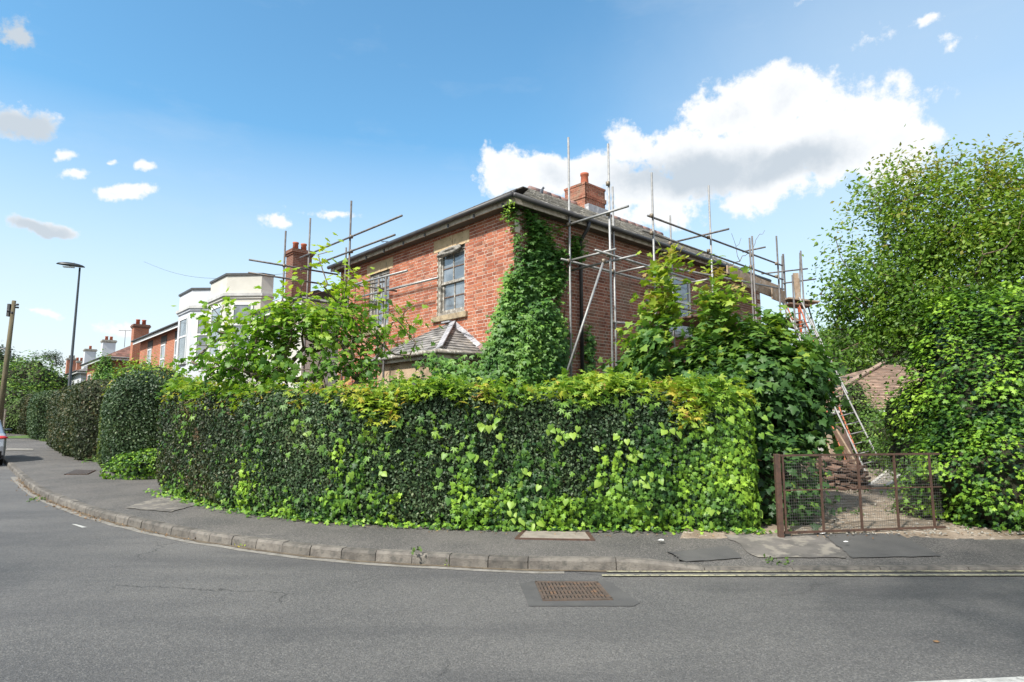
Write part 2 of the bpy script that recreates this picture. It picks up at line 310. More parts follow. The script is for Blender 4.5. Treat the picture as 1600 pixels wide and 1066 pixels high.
# ------------------------------------------------------------------ object helpers
ORG = {}
def link(o, parent=None, org=(0, 0, 0)):
    COL.objects.link(o)
    if parent is not None:
        o.parent = parent; o.location = Vector(org)-ORG[parent.name]
    else: o.location = org
    ORG[o.name] = Vector(org)
    return o
def tag(o, label=None, cat=None, group=None, kind=None):
    for k, v in (('label', label), ('category', cat), ('group', group), ('kind', kind)):
        if v: o[k] = v
    return o
def thing(name, label, cat, loc=(0, 0, 0), group=None):
    o = bpy.data.objects.new(name, None); o.empty_display_size = .2; link(o, None, loc); return tag(o, label, cat, group)
def np_mesh(name, V, F, mat, rnd=None, smooth=False):
    me = bpy.data.meshes.new(name); V = np.asarray(V, np.float32); F = np.asarray(F, np.int32); k = F.shape[1]
    me.vertices.add(len(V)); me.vertices.foreach_set('co', V.ravel())
    me.loops.add(F.size); me.loops.foreach_set('vertex_index', F.ravel())
    me.polygons.add(len(F)); me.polygons.foreach_set('loop_start', np.arange(0, F.size, k, dtype=np.int32))
    me.update(calc_edges=True)
    if rnd is not None:
        a = me.attributes.new('rnd', 'FLOAT', 'POINT'); a.data.foreach_set('value', np.asarray(rnd, np.float32))
    if smooth: me.polygons.foreach_set('use_smooth', np.ones(len(F), bool))
    me.materials.append(MATS[mat]); return me
class MB:
    def __init__(s): s.v = []; s.f = []; s.r = []; s.rnd = .5; s.sm = []
    def add(s, vs, fs, smooth=False):
        b = len(s.v); s.v += [tuple(v) for v in vs]; s.f += [tuple(b+i for i in f) for f in fs]; s.r += [s.rnd]*len(vs); s.sm += [smooth]*len(fs); return s
    def hexa(s, p): return s.add(p, [(0, 3, 2, 1), (4, 5, 6, 7), (0, 1, 5, 4), (1, 2, 6, 5), (2, 3, 7, 6), (3, 0, 4, 7)])
    def box(s, x0, x1, y0, y1, z0, z1): return s.hexa([(x0, y0, z0), (x1, y0, z0), (x1, y1, z0), (x0, y1, z0), (x0, y0, z1), (x1, y0, z1), (x1, y1, z1), (x0, y1, z1)])
    def st(s, s0, s1, t0, t1, z0, z1): return s.hexa([HF(s1, t0, z0), HF(s0, t0, z0), HF(s0, t1, z0), HF(s1, t1, z0), HF(s1, t0, z1), HF(s0, t0, z1), HF(s0, t1, z1), HF(s1, t1, z1)])
    def bar(s, p, q, w, h, up=(0, 0, 1)):       # rectangular bar
        p, q = Vector(p), Vector(q); d = (q-p).normalized(); u = Vector(up); x = d.cross(u)
        if x.length < 1e-4: x = d.cross(Vector((1, 0, 0)))
        x.normalize(); y = x.cross(d); x *= w/2; y *= h/2
        return s.hexa([p-x-y, p+x-y, q+x-y, q-x-y, p-x+y, p+x+y, q+x+y, q-x+y])
    def tube(s, p, q, r0, r1=None, n=8, cap=True):
        return s.path([p, q], [r0, r0 if r1 is None else r1], n, cap)
    def path(s, P, R, n=8, cap=True):
        P = [Vector(p) for p in P]; vs = []; fs = []; up = None
        for i, p in enumerate(P):
            d = (P[min(i+1, len(P)-1)]-P[max(i-1, 0)]).normalized()
            if up is None: up = Vector((0, 0, 1)) if abs(d.z) < .9 else Vector((1, 0, 0))
            x = d.cross(up).normalized(); y = x.cross(d); up = y
            for k in range(n):
                a = 2*math.pi*k/n; vs.append(p+x*math.cos(a)*R[i]+y*math.sin(a)*R[i])
        for i in range(len(P)-1):
            for k in range(n):
                a, b = i*n+k, i*n+(k+1) % n; fs.append((a, b, b+n, a+n))
        if cap: fs.append(tuple(range(n-1, -1, -1))); fs.append(tuple((len(P)-1)*n+k for k in range(n)))
        return s.add(vs, fs, True)
    def lathe(s, c, prof, n=16, axis=None):     # prof: (radius, height)
        c = Vector(c); vs = []; fs = []
        for r, h in prof:
            for k in range(n):
                a = 2*math.pi*k/n; vs.append(c+Vector((r*math.cos(a), r*math.sin(a), h)))
        for i in range(len(prof)-1):
            for k in range(n): a, b = i*n+k, i*n+(k+1) % n; fs.append((a, b, b+n, a+n))
        fs.append(tuple(range(n-1, -1, -1))); fs.append(tuple((len(prof)-1)*n+k for k in range(n)))
        return s.add(vs, fs, True)
    def quad(s, *p): return s.add(p, [tuple(range(len(p)))])
    def build(s, name, mat, parent=None, kind=None, bevel=0, label=None, smooth=False):
        org = ORG[parent.name] if parent is not None else Vector((0, 0, 0))
        me = bpy.data.meshes.new(name); me.from_pydata([tuple(Vector(v)-org) for v in s.v], [], s.f)
        a = me.attributes.new('rnd', 'FLOAT', 'POINT'); a.data.foreach_set('value', np.asarray(s.r, np.float32))
        me.polygons.foreach_set('use_smooth', np.array(s.sm, bool) if not smooth else np.ones(len(s.f), bool)); me.materials.append(MATS[mat])
        o = bpy.data.objects.new(name, me); link(o, parent, org)
        if bevel:
            b = o.modifiers.new('bevel', 'BEVEL'); b.width = bevel; b.segments = 2; b.limit_method = 'ANGLE'
        return tag(o, label, kind=kind)
def np_obj(name, V, F, mat, parent=None, rnd=None, kind=None, smooth=False):
    org = np.array(ORG[parent.name] if parent is not None else (0, 0, 0), np.float32)
    o = bpy.data.objects.new(name, np_mesh(name, np.asarray(V, np.float32)-org, F, mat, rnd, smooth)); link(o, parent, Vector(org.tolist())); return tag(o, kind=kind)

# leaves ------------------------------------------------------------
def fan(half, c, cz=.06, edge=-.05):
    """outline of the right half from base to tip, fanned round a point on the midrib"""
    pts = [(x, y) for x, y in half]+[(-x, y) for x, y in reversed(half[1:-1])]
    V = [(0, c, cz)]+[(x, y, edge*abs(x)*2-.10*(y-c)**2) for x, y in pts]; n = len(pts)
    return np.array(V), np.array([(0, 1+i, 1+(i+1) % n) for i in range(n)])
def many(parts):
    V, F, b = [], [], 0
    for v, f in parts: V.append(v); F.append(f+b); b += len(v)
    return np.vstack(V), np.vstack(F)
def leaflet(ang, L, w, droop=.1):
    c, s = math.cos(ang), math.sin(ang); v = np.array([(0, 0, 0), (w, .45*L, -.03), (0, L, -droop), (-w, .45*L, -.03), (0, .45*L, .03)])
    v = np.stack([v[:, 0]*c+v[:, 1]*s, -v[:, 0]*s+v[:, 1]*c, v[:, 2]], 1); return v, np.array([(0, 1, 4), (1, 2, 4), (2, 3, 4), (3, 0, 4)])
LEAF = {
 'oval': (np.array([(0, 0, 0), (.27, .45, -.05), (0, 1, -.04), (-.27, .45, -.05), (0, .45, .04)]), np.array([(0, 1, 4), (1, 2, 4), (2, 3, 4), (3, 0, 4)])),
 'dia': (np.array([(0, 0, 0), (.32, .42, .07), (0, 1, 0), (-.32, .42, .07)]), np.array([(0, 1, 2), (0, 2, 3)])),
 'ivy': fan([(0, .05), (.22, -.1), (.5, .12), (.26, .32), (.40, .62), (.13, .62), (0, 1)], .3),
 'round': fan([(0, 0), (.3, .08), (.46, .4), (.32, .78), (0, 1)], .45),
 'heart': fan([(0, .12), (.2, -.06), (.43, .08), (.44, .38), (.22, .75), (0, 1.05)], .3),
 'maple': fan([(0, .05), (.16, -.06), (.48, -.08), (.36, .16), (.62, .48), (.33, .48), (.22, .62), (.16, .82), (0, 1.02)], .3),
 'fig': fan([(0, .08), (.18, -.04), (.44, .06), (.52, .22), (.30, .36), (.48, .62), (.42, .74), (.22, .62), (.20, .86), (0, 1.02)], .34),
 'five': many([leaflet(a, L, .15) for a, L in ((0, 1), (.75, .85), (-.75, .85), (1.6, .6), (-1.6, .6))]),
 'three': many([leaflet(a, L, .2) for a, L in ((0, .9), (.95, .7), (-.95, .7))]),
}
LEAFME = {}
def norml(a): return a/np.maximum(np.linalg.norm(a, axis=1, keepdims=True), 1e-9)
def frames(N, T):
    z = norml(N); y = norml(T-(T*z).sum(1, keepdims=True)*z); x = np.cross(y, z); return x, y, z
CAM = np.array([0, 0, CAMH])
def foliage(parent, name, P, N, T, S, shape, mat, rnd, single=0, single_name='leaf'):
    """leaf blades: the ones that show largest as parts of their own, the rest one mesh"""
    P = np.asarray(P, float); x, y, z = frames(np.asarray(N, float), np.asarray(T, float)); S = np.asarray(S, float); rnd = np.asarray(rnd, float)
    tv, tf = LEAF[shape]; pick = np.zeros(len(P), bool)
    if single:
        d = np.linalg.norm(P-CAM, axis=1); view = (P-CAM)/d[:, None]
        # rough visibility: keep the nearest leaf of each small cell of directions
        key = np.round(np.stack([view[:, 0]/view[:, 1], view[:, 2]/view[:, 1]], 1)/(.012)).astype(int)
        order = np.argsort(d); _, first = np.unique(key[order], axis=0, return_index=True); front = order[first]
        score = (S/d*np.abs((z*view).sum(1)))[front]; front = front[np.argsort(-score)][:single]; pick[front] = True
        k = (shape, mat)
        if k not in LEAFME: LEAFME[k] = np_mesh(single_name, tv, tf, mat)
        for i in np.where(pick)[0]:
            o = bpy.data.objects.new(single_name, LEAFME[k]); COL.objects.link(o); o.parent = parent
            M = Matrix([list(map(float, (x[i, r]*S[i], y[i, r]*S[i], z[i, r]*S[i], P[i, r]-ORG[parent.name][r]))) for r in range(3)]+[[0, 0, 0, 1]])
            o.matrix_basis = M; o['rnd'] = float(rnd[i])
    q = ~pick
    if q.sum():
        P, x, y, z, S, rnd = P[q], x[q], y[q], z[q], S[q], rnd[q]
        V = P[:, None, :]+(tv[None, :, 0:1]*x[:, None, :]+tv[None, :, 1:2]*y[:, None, :]+tv[None, :, 2:3]*z[:, None, :])*S[:, None, None]
        F = tf[None]+(np.arange(len(P))*len(tv))[:, None, None]
        return np_obj(name, V.reshape(-1, 3), F.reshape(-1, 3), mat, parent, np.repeat(rnd, len(tv)), kind='stuff')
def sample(V, F, n, weight=None):
    V = np.asarray(V, float); F = np.asarray(F); a, b, c = V[F[:, 0]], V[F[:, 1]], V[F[:, 2]]
    nn = np.cross(b-a, c-a); ar = np.linalg.norm(nn, axis=1)/2; nn = norml(nn); w = ar.copy()
    if weight is not None: w = w*weight((a+b+c)/3, nn)
    i = rng.choice(len(F), n, p=w/w.sum()); r1, r2 = rng.random(n), rng.random(n); q = r1+r2 > 1; r1[q] = 1-r1[q]; r2[q] = 1-r2[q]
    return a[i]+(b-a)[i]*r1[:, None]+(c-a)[i]*r2[:, None], nn[i]
def camw(c, n):            # fewer blades where nobody standing in the road could look
    v = norml(CAM-c); return np.where((v*n).sum(1) > -.25, 1.0, .22)
def onleaf(P, N, jn=.6, out=(0, .06), down=.6):
    k = len(P); Nn = norml(N+rng.normal(0, jn, (k, 3))); T = rng.normal(0, .6, (k, 3))+np.array([0, 0, -down]); P = P+N*rng.uniform(out[0], out[1], (k, 1))
    return P, Nn, T
def tri(F): return np.array([t for f in F for t in ([(f[0], f[i], f[i+1]) for i in range(1, len(f)-1)])])
def nz(p, s, o=0.): return noise.noise(Vector((p[0]*s+o, p[1]*s-o, p[2]*s+2*o)))
def resample(pts, step):
    pts = [Vector(p) for p in pts]; out = [pts[0]]; 
    for a, b in zip(pts, pts[1:]):
        n = max(1, round((b-a).length/step)); out += [a.lerp(b, (k+1)/n) for k in range(n)]
    return out
def smooth_path(pts, it=3):
    pts = [Vector(p) for p in pts]
    for _ in range(it):
        q = [pts[0]]
        for a, b in zip(pts, pts[1:]): q += [a.lerp(b, .25), a.lerp(b, .75)]
        pts = q+[pts[-1]]
    return pts
def hedge_shape(path, w, h, z0=.1, step=.25, bump=.10, rnd=.35, bs=1.2, hvar=.05, seed=0., taper=0.):
    """clipped hedge: rounded-box section swept along its centre line"""
    path = resample(path, step); L = len(path); dist = [0]
    for a, b in zip(path, path[1:]): dist.append(dist[-1]+(b-a).length)
    prof = []; m = 26
    for k in range(m):
        a = math.pi*1.5-2*math.pi*k/m; c, s_ = math.cos(a), math.sin(a); e = rnd
        prof.append((math.copysign(abs(c)**e, c)*w/2, (math.copysign(abs(s_)**e, s_)+1)/2))
    V = []; rings = []
    for i, p in enumerate(path):
        d = (path[min(i+1, L-1)]-path[max(i-1, 0)]).normalized(); nrm = Vector((-d.y, d.x, 0))
        e = min(dist[i], dist[-1]-dist[i])/(w*.42); e = math.sqrt(max(0, 1-(1-min(1, e))**2))*.72+.28 if e < 1 else 1
        hh = h(i/(L-1)) if callable(h) else h; hh *= 1+hvar*nz(p, .7, seed+5)
        ring = []
        for (px_, pz) in prof:
            q = p+nrm*px_*e*(1-taper*pz); z = z0+pz*hh*(.9+.1*e)
            dd = bump*(nz((q.x, q.y, z), bs, seed)+.5*nz((q.x, q.y, z), bs*2.7, seed+3))
            o = Vector((nrm.x*px_, nrm.y*px_, (pz-.5)*w)).normalized(); q = Vector((q.x, q.y, z))+o*dd
            if q.z < z0: q.z = z0
            ring.append(len(V)); V.append(q)
        rings.append(ring)
    F = []
    for a, b in zip(rings, rings[1:]):
        for k in range(m): F.append((a[k], a[(k+1) % m], b[(k+1) % m], b[k]))
    F.append(tuple(rings[0][::-1])); F.append(tuple(rings[-1]))
    return np.array([tuple(v) for v in V]), tri(F)
def fixn(V, F):
    """make faces look outwards from the shape's own middle line"""
    a, b, c = V[F[:, 0]], V[F[:, 1]], V[F[:, 2]]; n = np.cross(b-a, c-a); vol = (a*n).sum()
    return F if vol > 0 else F[:, ::-1]
def blob(c, r, bump=.18, seed=0., nu=28, nv=16, fl=0.):
    V = []; F = []
    for j in range(nv+1):
        th = math.pi*j/nv
        for i in range(nu):
            ph = 2*math.pi*i/nu; d = Vector((math.sin(th)*math.cos(ph), math.sin(th)*math.sin(ph), math.cos(th)))
            k = 1+bump*(nz(d, 1.6, seed)*1.3+.6*nz(d, 4, seed+2)); V.append((c[0]+d.x*r[0]*k, c[1]+d.y*r[1]*k, max(c[2]+d.z*r[2]*k, fl)))
    for j in range(nv):
        for i in range(nu):
            a, b = j*nu+i, j*nu+(i+1) % nu; F += [(a, a+nu, b+nu), (a, b+nu, b)]
    V = np.array(V); F = np.array(F); return V, fixn(V-np.array(c), F)
def inset(V, F, d):
    n = np.zeros_like(V); a, b, c = V[F[:, 0]], V[F[:, 1]], V[F[:, 2]]; fn = np.cross(b-a, c-a)
    for k in range(3): np.add.at(n, F[:, k], fn)
    return V-norml(n)*d
# wood ---------------------------------------------------------------
def grow(base, tips, r_tip=.006, expo=.42, trunk=None, wiggle=.06, rmax=.12, sides=5, bias=.55):
    """branch skeleton that reaches every tip from the base; returns a mesh builder"""
    base = Vector(base); nodes = [base]; par = [-1]
    for p in (trunk or []): nodes.append(Vector(p)); par.append(len(nodes)-2)
    tips = sorted([Vector(t) for t in tips], key=lambda t: (t-base).length); ends = []
    arr = [tuple(n) for n in nodes]
    for t in tips:
        A = np.array(arr); d = np.linalg.norm(A-np.array(t), axis=1); db = np.linalg.norm(A-np.array(base), axis=1)
        j = int(np.argmin(d+bias*.35*db+np.where(A[:, 2] > t.z+.3, 1., 0)))
        a = nodes[j]; L = (t-a).length; n = max(1, min(6, int(L/.22)))
        prev = j
        for k in range(1, n+1):
            q = a.lerp(t, k/n)
            if k < n: q += Vector((rng.normal(), rng.normal(), rng.normal()))*wiggle*L*.5+Vector((0, 0, -.12*L*math.sin(math.pi*k/n)))
            nodes.append(q); par.append(prev); prev = len(nodes)-1; arr.append(tuple(q))
        ends.append(prev)
    cnt = [0]*len(nodes)
    for e in ends:
        i = e
        while i >= 0: cnt[i] += 1; i = par[i]
    mb = MB(); R = [min(rmax, r_tip*max(c, 1)**expo) for c in cnt]
    for i, p in enumerate(par):
        if p >= 0 and (nodes[i]-nodes[p]).length > 1e-4: mb.tube(nodes[p], nodes[i], R[p] if p == par[i] and cnt[p] < cnt[i]*2.5 else R[i]*1.15, R[i], sides, False)
    return mb
def in_ell(c, r, n, bias=.45, zmin=None):
    d = norml(rng.normal(0, 1, (n, 3))); q = rng.random((n, 1))**bias
    P = np.array(c)+d*np.array(r)*q
    if zmin is not None: P = P[P[:, 2] > zmin]
    return P
def cluster_leaves(C, n, rc, cen, sizes, up=.5, outw=.5, down=.5, jn=.5):
    C = np.repeat(np.asarray(C), n, 0); k = len(C); P = C+rng.normal(0, rc, (k, 3)); o = norml(P-np.asarray(cen))
    N = norml(o*outw+np.array([0, 0, up])+rng.normal(0, jn, (k, 3))); T = o*.5+rng.normal(0, .5, (k, 3))+np.array([0, 0, -down])
    return P, N, T, rng.uniform(sizes[0], sizes[1], k)
# ================================================================== THE GROUND
def sheet(name, mat, pts, z=None, kind='structure', parent=None, sub=0, bump=0, label=None):
    mb = MB(); mb.add([(p[0], p[1], p[2] if z is None else z) for p in pts], [tuple(range(len(pts)))]); return mb.build(name, mat, parent, kind)
S = 700
sheet('ground', 'ground', [(-S, -S, -.06), (S, -S, -.06), (S, S, -.06), (-S, S, -.06)])
sheet('road', 'road', [(-120, -45, 0), (90, -45, 0), (90, 6.9, 0), (-120, 150, 0)])
kpx = [(10, 728), (44, 764), (73, 781), (117, 798), (146, 808), (195, 821), (263, 837), (331, 849), (434, 864), (536, 876), (653, 882.5)]
KP = [gp(x, y, 0) for x, y in kpx]
far0 = KP[0]+UL*70; far0.z = 0
K = smooth_path([far0, KP[0]+UL*8]+KP+[Vector((.2, 6.46, 0)), Vector((1.3, 6.45, 0)), Vector((2.2, 6.45, 0)), Vector((6, 6.47, 0)), Vector((60, 6.6, 0))], 2)
def arc(pts):
    d = [0]
    for a, b in zip(pts, pts[1:]): d.append(d[-1]+(b-a).length)
    return d
KD = arc(K); import bisect
def kat(s):
    s = max(0, min(KD[-1]-1e-4, s)); i = bisect.bisect_right(KD, s)-1; i = min(i, len(K)-2); t = (s-KD[i])/(KD[i+1]-KD[i]); p = K[i].lerp(K[i+1], t)
    def tang(j): return (K[min(j+1, len(K)-1)]-K[max(j-1, 0)]).normalized()
    d = tang(i).lerp(tang(i+1), t).normalized(); return p, Vector((-d.y, d.x, 0))
def drop(p):      # kerb height, lowered in front of the gate
    x = p.x if p.y < 7.5 else -9
    return .115 if x < 1.22 else (.028 if x > 2.0 else .115-.087*(x-1.22)/.78)
s_front = min(range(len(K)), key=lambda i: (K[i]-Vector((-.16, 6.46, 0))).length); SF = KD[s_front]
# pavement: rings parallel to the kerb, falling to the lowered kerb
rings = []; ss = list(np.arange(0, SF-26, 2.5))+list(np.arange(SF-26, SF+14, .3))+list(np.arange(SF+14, KD[-1], 4.0))
V = []; F = []; offs = [.12, .5, .9, 1.25, 2.6]
for s in ss:
    p, n = kat(s)
    for o in offs:
        q = p+n*o; h = drop(p); z = h-.008 if o < .13 else h+(.13-h)*min(1, (o-.12)/1.1); V.append((q.x, q.y, z+(.006*nz((q.x, q.y, 0), .8) if o > .2 else 0)))
m = len(offs)
for i in range(len(ss)-1):
    for k in range(m-1): F.append((i*m+k, (i+1)*m+k, (i+1)*m+k+1, i*m+k+1))
MB().add(V, F, True).build('pavement', 'pave', None, 'structure')
def bandpoly(a, b, oa, ob, z): return [(kat(s)[0]+kat(s)[1]*oa)[:2]+(z,) for s in np.linspace(a, b, 12)]+[(kat(s)[0]+kat(s)[1]*ob)[:2]+(z,) for s in np.linspace(b, a, 12)]
def soil_pts():
    out = [tuple((kat(s)[0]+kat(s)[1]*1.5)[:2]) for s in list(np.arange(0, SF-26, 5))+list(np.arange(SF-26, KD[-1], 1.5))]
    return out+[(80, 130), (-30, 150)]
from mathutils.geometry import tessellate_polygon
sp = [(x, y, .105) for x, y in soil_pts()]; tt = tessellate_polygon([[Vector(p) for p in sp]])
MB().add(sp, [tuple(t) if (Vector(sp[t[1]])-Vector(sp[t[0]])).cross(Vector(sp[t[2]])-Vector(sp[t[0]])).z > 0 else tuple(t)[::-1] for t in tt]).build('garden_ground', 'soil', None, 'structure')
# kerb: single stones
kr = bpy.data.objects.new('kerb', None); link(kr); tag(kr, 'worn concrete kerb stones curving round the corner of the pavement', kind='structure')
kr['label'] = 'weathered stone kerb curving round the corner, lowered in front of the rusty gate'
s = SF-17.0; cuts = [s]
while s < SF+.0: s += .425; cuts.append(s)
while s < SF+11.5: s += .915; cuts.append(s)
while s < SF+34: s += 1.83; cuts.append(s)
a0 = SF-17-.915*20; pre = list(np.arange(a0, SF-17.01, .915)); cuts = pre+cuts
for a, b in zip(cuts, cuts[1:]):
    mb = MB(); mb.rnd = random.random(); g_ = .0045; dz = random.uniform(-.004, .004); sh = random.uniform(-.006, .006)
    n = 3 if b-a > .5 else 1; P = []
    for k in range(n+1):
        ssx = a+g_+(b-a-2*g_)*k/n; p, nn = kat(ssx); h = drop(p)+dz
        P.append([p+nn*sh+Vector((0, 0, -.06)), p+nn*(sh+.012)+Vector((0, 0, max(h-.028, .004))), p+nn*(sh+.034)+Vector((0, 0, h)), p+nn*(.125+sh)+Vector((0, 0, h)), p+nn*(.125+sh)+Vector((0, 0, -.06))])
    vs = [q for r in P for q in r]; fs = []
    for i in range(n):
        for k in range(4): fs.append((i*5+k, (i+1)*5+k, (i+1)*5+k+1, i*5+k+1))
    fs += [(0, 1, 2, 3, 4), tuple(n*5+k for k in (4, 3, 2, 1, 0))]
    mb.add(vs, fs); mb.build('kerb_stone', 'kerb', kr)
# channel strip and dirt against the kerb, patches, markings (each a sheet of its own height)
def strip(name, mat, a, b, oa, ob, z, jit=0, step=.3, kind='structure'):
    V = []; F = []; L = np.arange(a, b, step)
    for i, s in enumerate(L):
        p, n = kat(s); q = p+n*(oa+jit*nz((s, 0, 0), 2.3)); r = p+n*ob; V += [(q.x, q.y, z), (r.x, r.y, z)]
        if i: F.append((2*i-2, 2*i, 2*i+1, 2*i-1))
    return MB().add(V, F).build(name, mat, None, kind)
strip('channel_strip', 'channel', SF-16, SF+.9, -.135, .0, .004, .035)
strip('gutter_dirt', 'gutterdirt', SF-15, SF+11, -.05, .004, .008, .06)
def onkerb(x): return SF+(x+.16)
strip('yellow_line', 'paint_yellow', onkerb(1.07), onkerb(30), -.075, -.035, .012, .006); strip('yellow_line', 'paint_yellow', onkerb(1.0), onkerb(30), -.235, -.185, .013, .012)
def pxsheet(name, mat, pts, z): return sheet(name, mat, [gp(x, y, z) for x, y in pts][::-1], kind='structure')
pxsheet('road_dash', 'paint_white', [(112, 819), (118, 819), (137, 824), (128, 824.5)], .006)
pxsheet('road_line', 'paint_white', [(1370, 1068), (1600, 1057), (1700, 1054), (1700, 1066), (1600, 1072), (1380, 1082)], .006)
pxsheet('asphalt_patch', 'patch', [(812, 912), (838, 907), (945, 906), (960, 914), (1000, 942), (990, 947), (826, 947)], .005)
def pave_z(x, y):
    j = min(range(len(ss)), key=lambda k: (kat(ss[k])[0]-Vector((x, y, 0))).length); p, n = kat(ss[j]); o = (Vector((x, y, 0))-p).dot(n); h = drop(p)
    return (h-.008 if o < .13 else h+(.13-h)*min(1, (o-.12)/1.1))
def patch(mat, pts, lift):
    q = [gp(x, y, .10 if x > 1100 else .13) for x, y in pts]; nx_ = 14; V = []; F = []
    for j in range(nx_+1):
        for i in range(nx_+1):
            u, v = i/nx_, j/nx_; ww = .045*nz((u*3, v*3, pts[0][0]), 1.3)+.03*nz((u*9, v*9, pts[0][0]), 1.3); p = q[0].lerp(q[1], u).lerp(q[3].lerp(q[2], u), v); p = p+Vector((ww, ww*.5, 0)); V.append((p.x, p.y, pave_z(p.x, p.y)+lift+.006))
    for j in range(nx_):
        for i in range(nx_): a = j*(nx_+1)+i; F.append((a, a+1, a+nx_+2, a+nx_+1))
    MB().add(V, F, True).build('pavement_patch', mat, None, 'structure')
patch('patch', [(1045, 856), (1135, 852), (1160, 865), (1062, 866)], .003)
patch('oldpatch', [(1128, 839), (1282, 839), (1325, 865), (1182, 865)], .004)
patch('patch', [(1284, 839), (1400, 838), (1470, 863), (1333, 865)], .003)
patch('oldpatch', [(250, 777), (318, 787), (265, 800), (195, 793)], .004)
pxsheet('footway_strip', 'channel', [(12, 700), (52, 701), (52, 703.5), (8, 704)], .142)
# driveway behind the gate: lumpy dirt
nx, ny = 46, 70; V = []; F = []
gl = gp(1208, 836, .12); 
for j in range(ny+1):
    for i in range(nx+1):
        v = j/ny; y = 7.45+v*22; x0 = 3.2+.50*(y-7.45); x1 = 5.3+1.0*(y-7.45); x = x0-1.2+(x1-x0+2.4)*i/nx
        z = .15+.03*nz((x, y, 0), 1.1)+.02*nz((x, y, 0), 4)+.012*nz((x, y, 0), 11); 
        if j == 0: z = .10
        V.append((x, y, z))
for j in range(ny):
    for i in range(nx): a = j*(nx+1)+i; F.append((a, a+1, a+nx+2, a+nx+1))
MB().add(V, F, True).build('driveway', 'drive', None, 'structure')
# stones and rubbish bits in the drive: uncountable
def pebbles(name, mat, n, fx, size, parent=None):
    base = np.array([(1, 0, 0), (-.5, .8, 0), (-.4, -.9, 0), (.1, .05, .8), (-.2, -.1, -.5)]); T = np.array([(0, 1, 3), (1, 2, 3), (2, 0, 3), (1, 0, 4), (2, 1, 4), (0, 2, 4)])
    V = []; F = []; R = []
    for i in range(n):
        x, y, z = fx(); s = random.uniform(*size); a = random.uniform(0, 6.3); c, d = math.cos(a), math.sin(a); b = base*s*np.array([1, random.uniform(.5, 1), random.uniform(.3, .8)])
        b = np.stack([b[:, 0]*c-b[:, 1]*d+x, b[:, 0]*d+b[:, 1]*c+y, b[:, 2]+z], 1); F.append(T+len(V)*5); V.append(b); R += [random.random()]*5
    return np_obj(name, np.vstack(V), np.vstack(F), mat, parent, R, 'stuff')
def fdrive():
    y = 7.6+random.random()**1.5*12; return 3.3+.5*(y-7.45)+random.random()*(3+.45*(y-7.45)), y, .155
pebbles('gravel', 'cement', 1500, fdrive, (.008, .035))
# dead leaves blown along the kerb
def litter(n, fn, size=(.02, .05), name='leaf_litter'):
    P = np.array([fn() for _ in range(n)]); N = norml(np.array([0, 0, 1.])+rng.normal(0, .35, (n, 3))); T = rng.normal(0, 1, (n, 3))
    o = foliage(None, name, P, N, T, rng.uniform(size[0], size[1], n), 'oval', 'deadleaf', rng.random(n)); return tag(o, 'dry brown leaves gathered in the gutter and along the hedge foot', 'dead leaves')
def fk():
    a = SF-15.5+9*random.random()**.8; p, n = kat(a); q = p-n*abs(random.gauss(0, .09)); return (q.x, q.y, .012+random.random()*.015)
litter(420, fk)
def fh():
    a = SF-9+random.random()*19; p, n = kat(a); q = p+n*(1.22-abs(random.gauss(0, .10)))if a > SF-4 else p-n*abs(random.gauss(0, .05)); return (q.x, q.y, .146 if a > SF-4 else .014)
o = litter(520, fh, (.012, .035), 'leaf_litter'); o['label'] = 'sparse dry leaf bits scattered on pavement edge below the ivy'
# small weeds at the kerb
def tuft(name, c, n, r, h, mat, label, shape='dia', cat='weed', size=(.03, .06)):
    c = np.array(c); root = thing(name, label, cat, tuple(c)); P = c+np.stack([rng.normal(0, r, n), rng.normal(0, r, n), rng.random(n)*h], 1)
    N = norml(rng.normal(0, .6, (n, 3))+np.array([0, -.4, .6])); T = rng.normal(0, .6, (n, 3))+np.array([0, 0, .7]); foliage(root, 'foliage', P, N, T, rng.uniform(size[0], size[1], n), shape, mat, rng.random(n)); return root
for (x, y, n, r, lab, z) in [(383, 855, 26, .05, 'small orange-tipped weed in the gutter below the left kerb curve', 0), (866, 880, 22, .035, 'small weed growing at the kerb joint in front of the pavement cover', 0), (651, 866, 12, .03, 'tiny green weed on the kerb top before the hedge middle', .12),
                            (800, 880, 14, .05, 'low flat weed at the kerb foot left of the drain', 0), (1012, 882, 30, .06, 'dry brown weed at the start of the lowered kerb', 0), (1210, 880, 26, .08, 'green moss tuft on the lowered kerb before the gate post', .03), (60, 783, 40, .10, 'grass tuft in the gutter below the curved kerb, far left', 0), (700, 884, 10, .03, 'tiny weed at the foot of the straight kerb left of centre', 0)]:
    tuft('weed', gp(x, y, z), n, r, .05, 'grass' if 'green' in lab or 'grass' in lab else 'creeper', lab)
# pavement cover, road drain, far cover
def plate_pts(pts, z): return [gp(x, y, z) for x, y in pts]
c = plate_pts([(822, 830), (914, 832), (922, 842.5), (812, 840.5)], .14)
fr = thing('access_cover', 'rectangular concrete-filled access cover in a dark rusty frame, set in the pavement below the hedge', 'access cover', tuple(c[0]))
mid = sum(c, Vector())/4
def ins(P, k): m = sum(P, Vector())/len(P); return [m+(p-m)*k for p in P]
def slab(P, z0, z1): mb = MB(); return mb.hexa([Vector((p.x, p.y, z0)) for p in P]+[Vector((p.x, p.y, z1)) for p in P])
cc = [c[3], c[2], c[1], c[0]]
slab(ins(cc, 1.14), .10, .142).build('frame', 'rust', fr); slab(ins(cc, 1.0), .11, .147).build('infill', 'cover', fr, bevel=.003)
gq = [gp(x, y, .0) for x, y in [(838, 911.5), (933, 912), (955, 938), (850, 939.5)]]
gr = thing('drain_grate', 'rusty iron drain grate with parallel slots set in the road asphalt', 'drain grate', tuple(gq[0]))
fq = [gq[3], gq[2], gq[1], gq[0]]; slab(ins(fq, 1.0), -.03, .0065).build('pit', 'dark', gr)
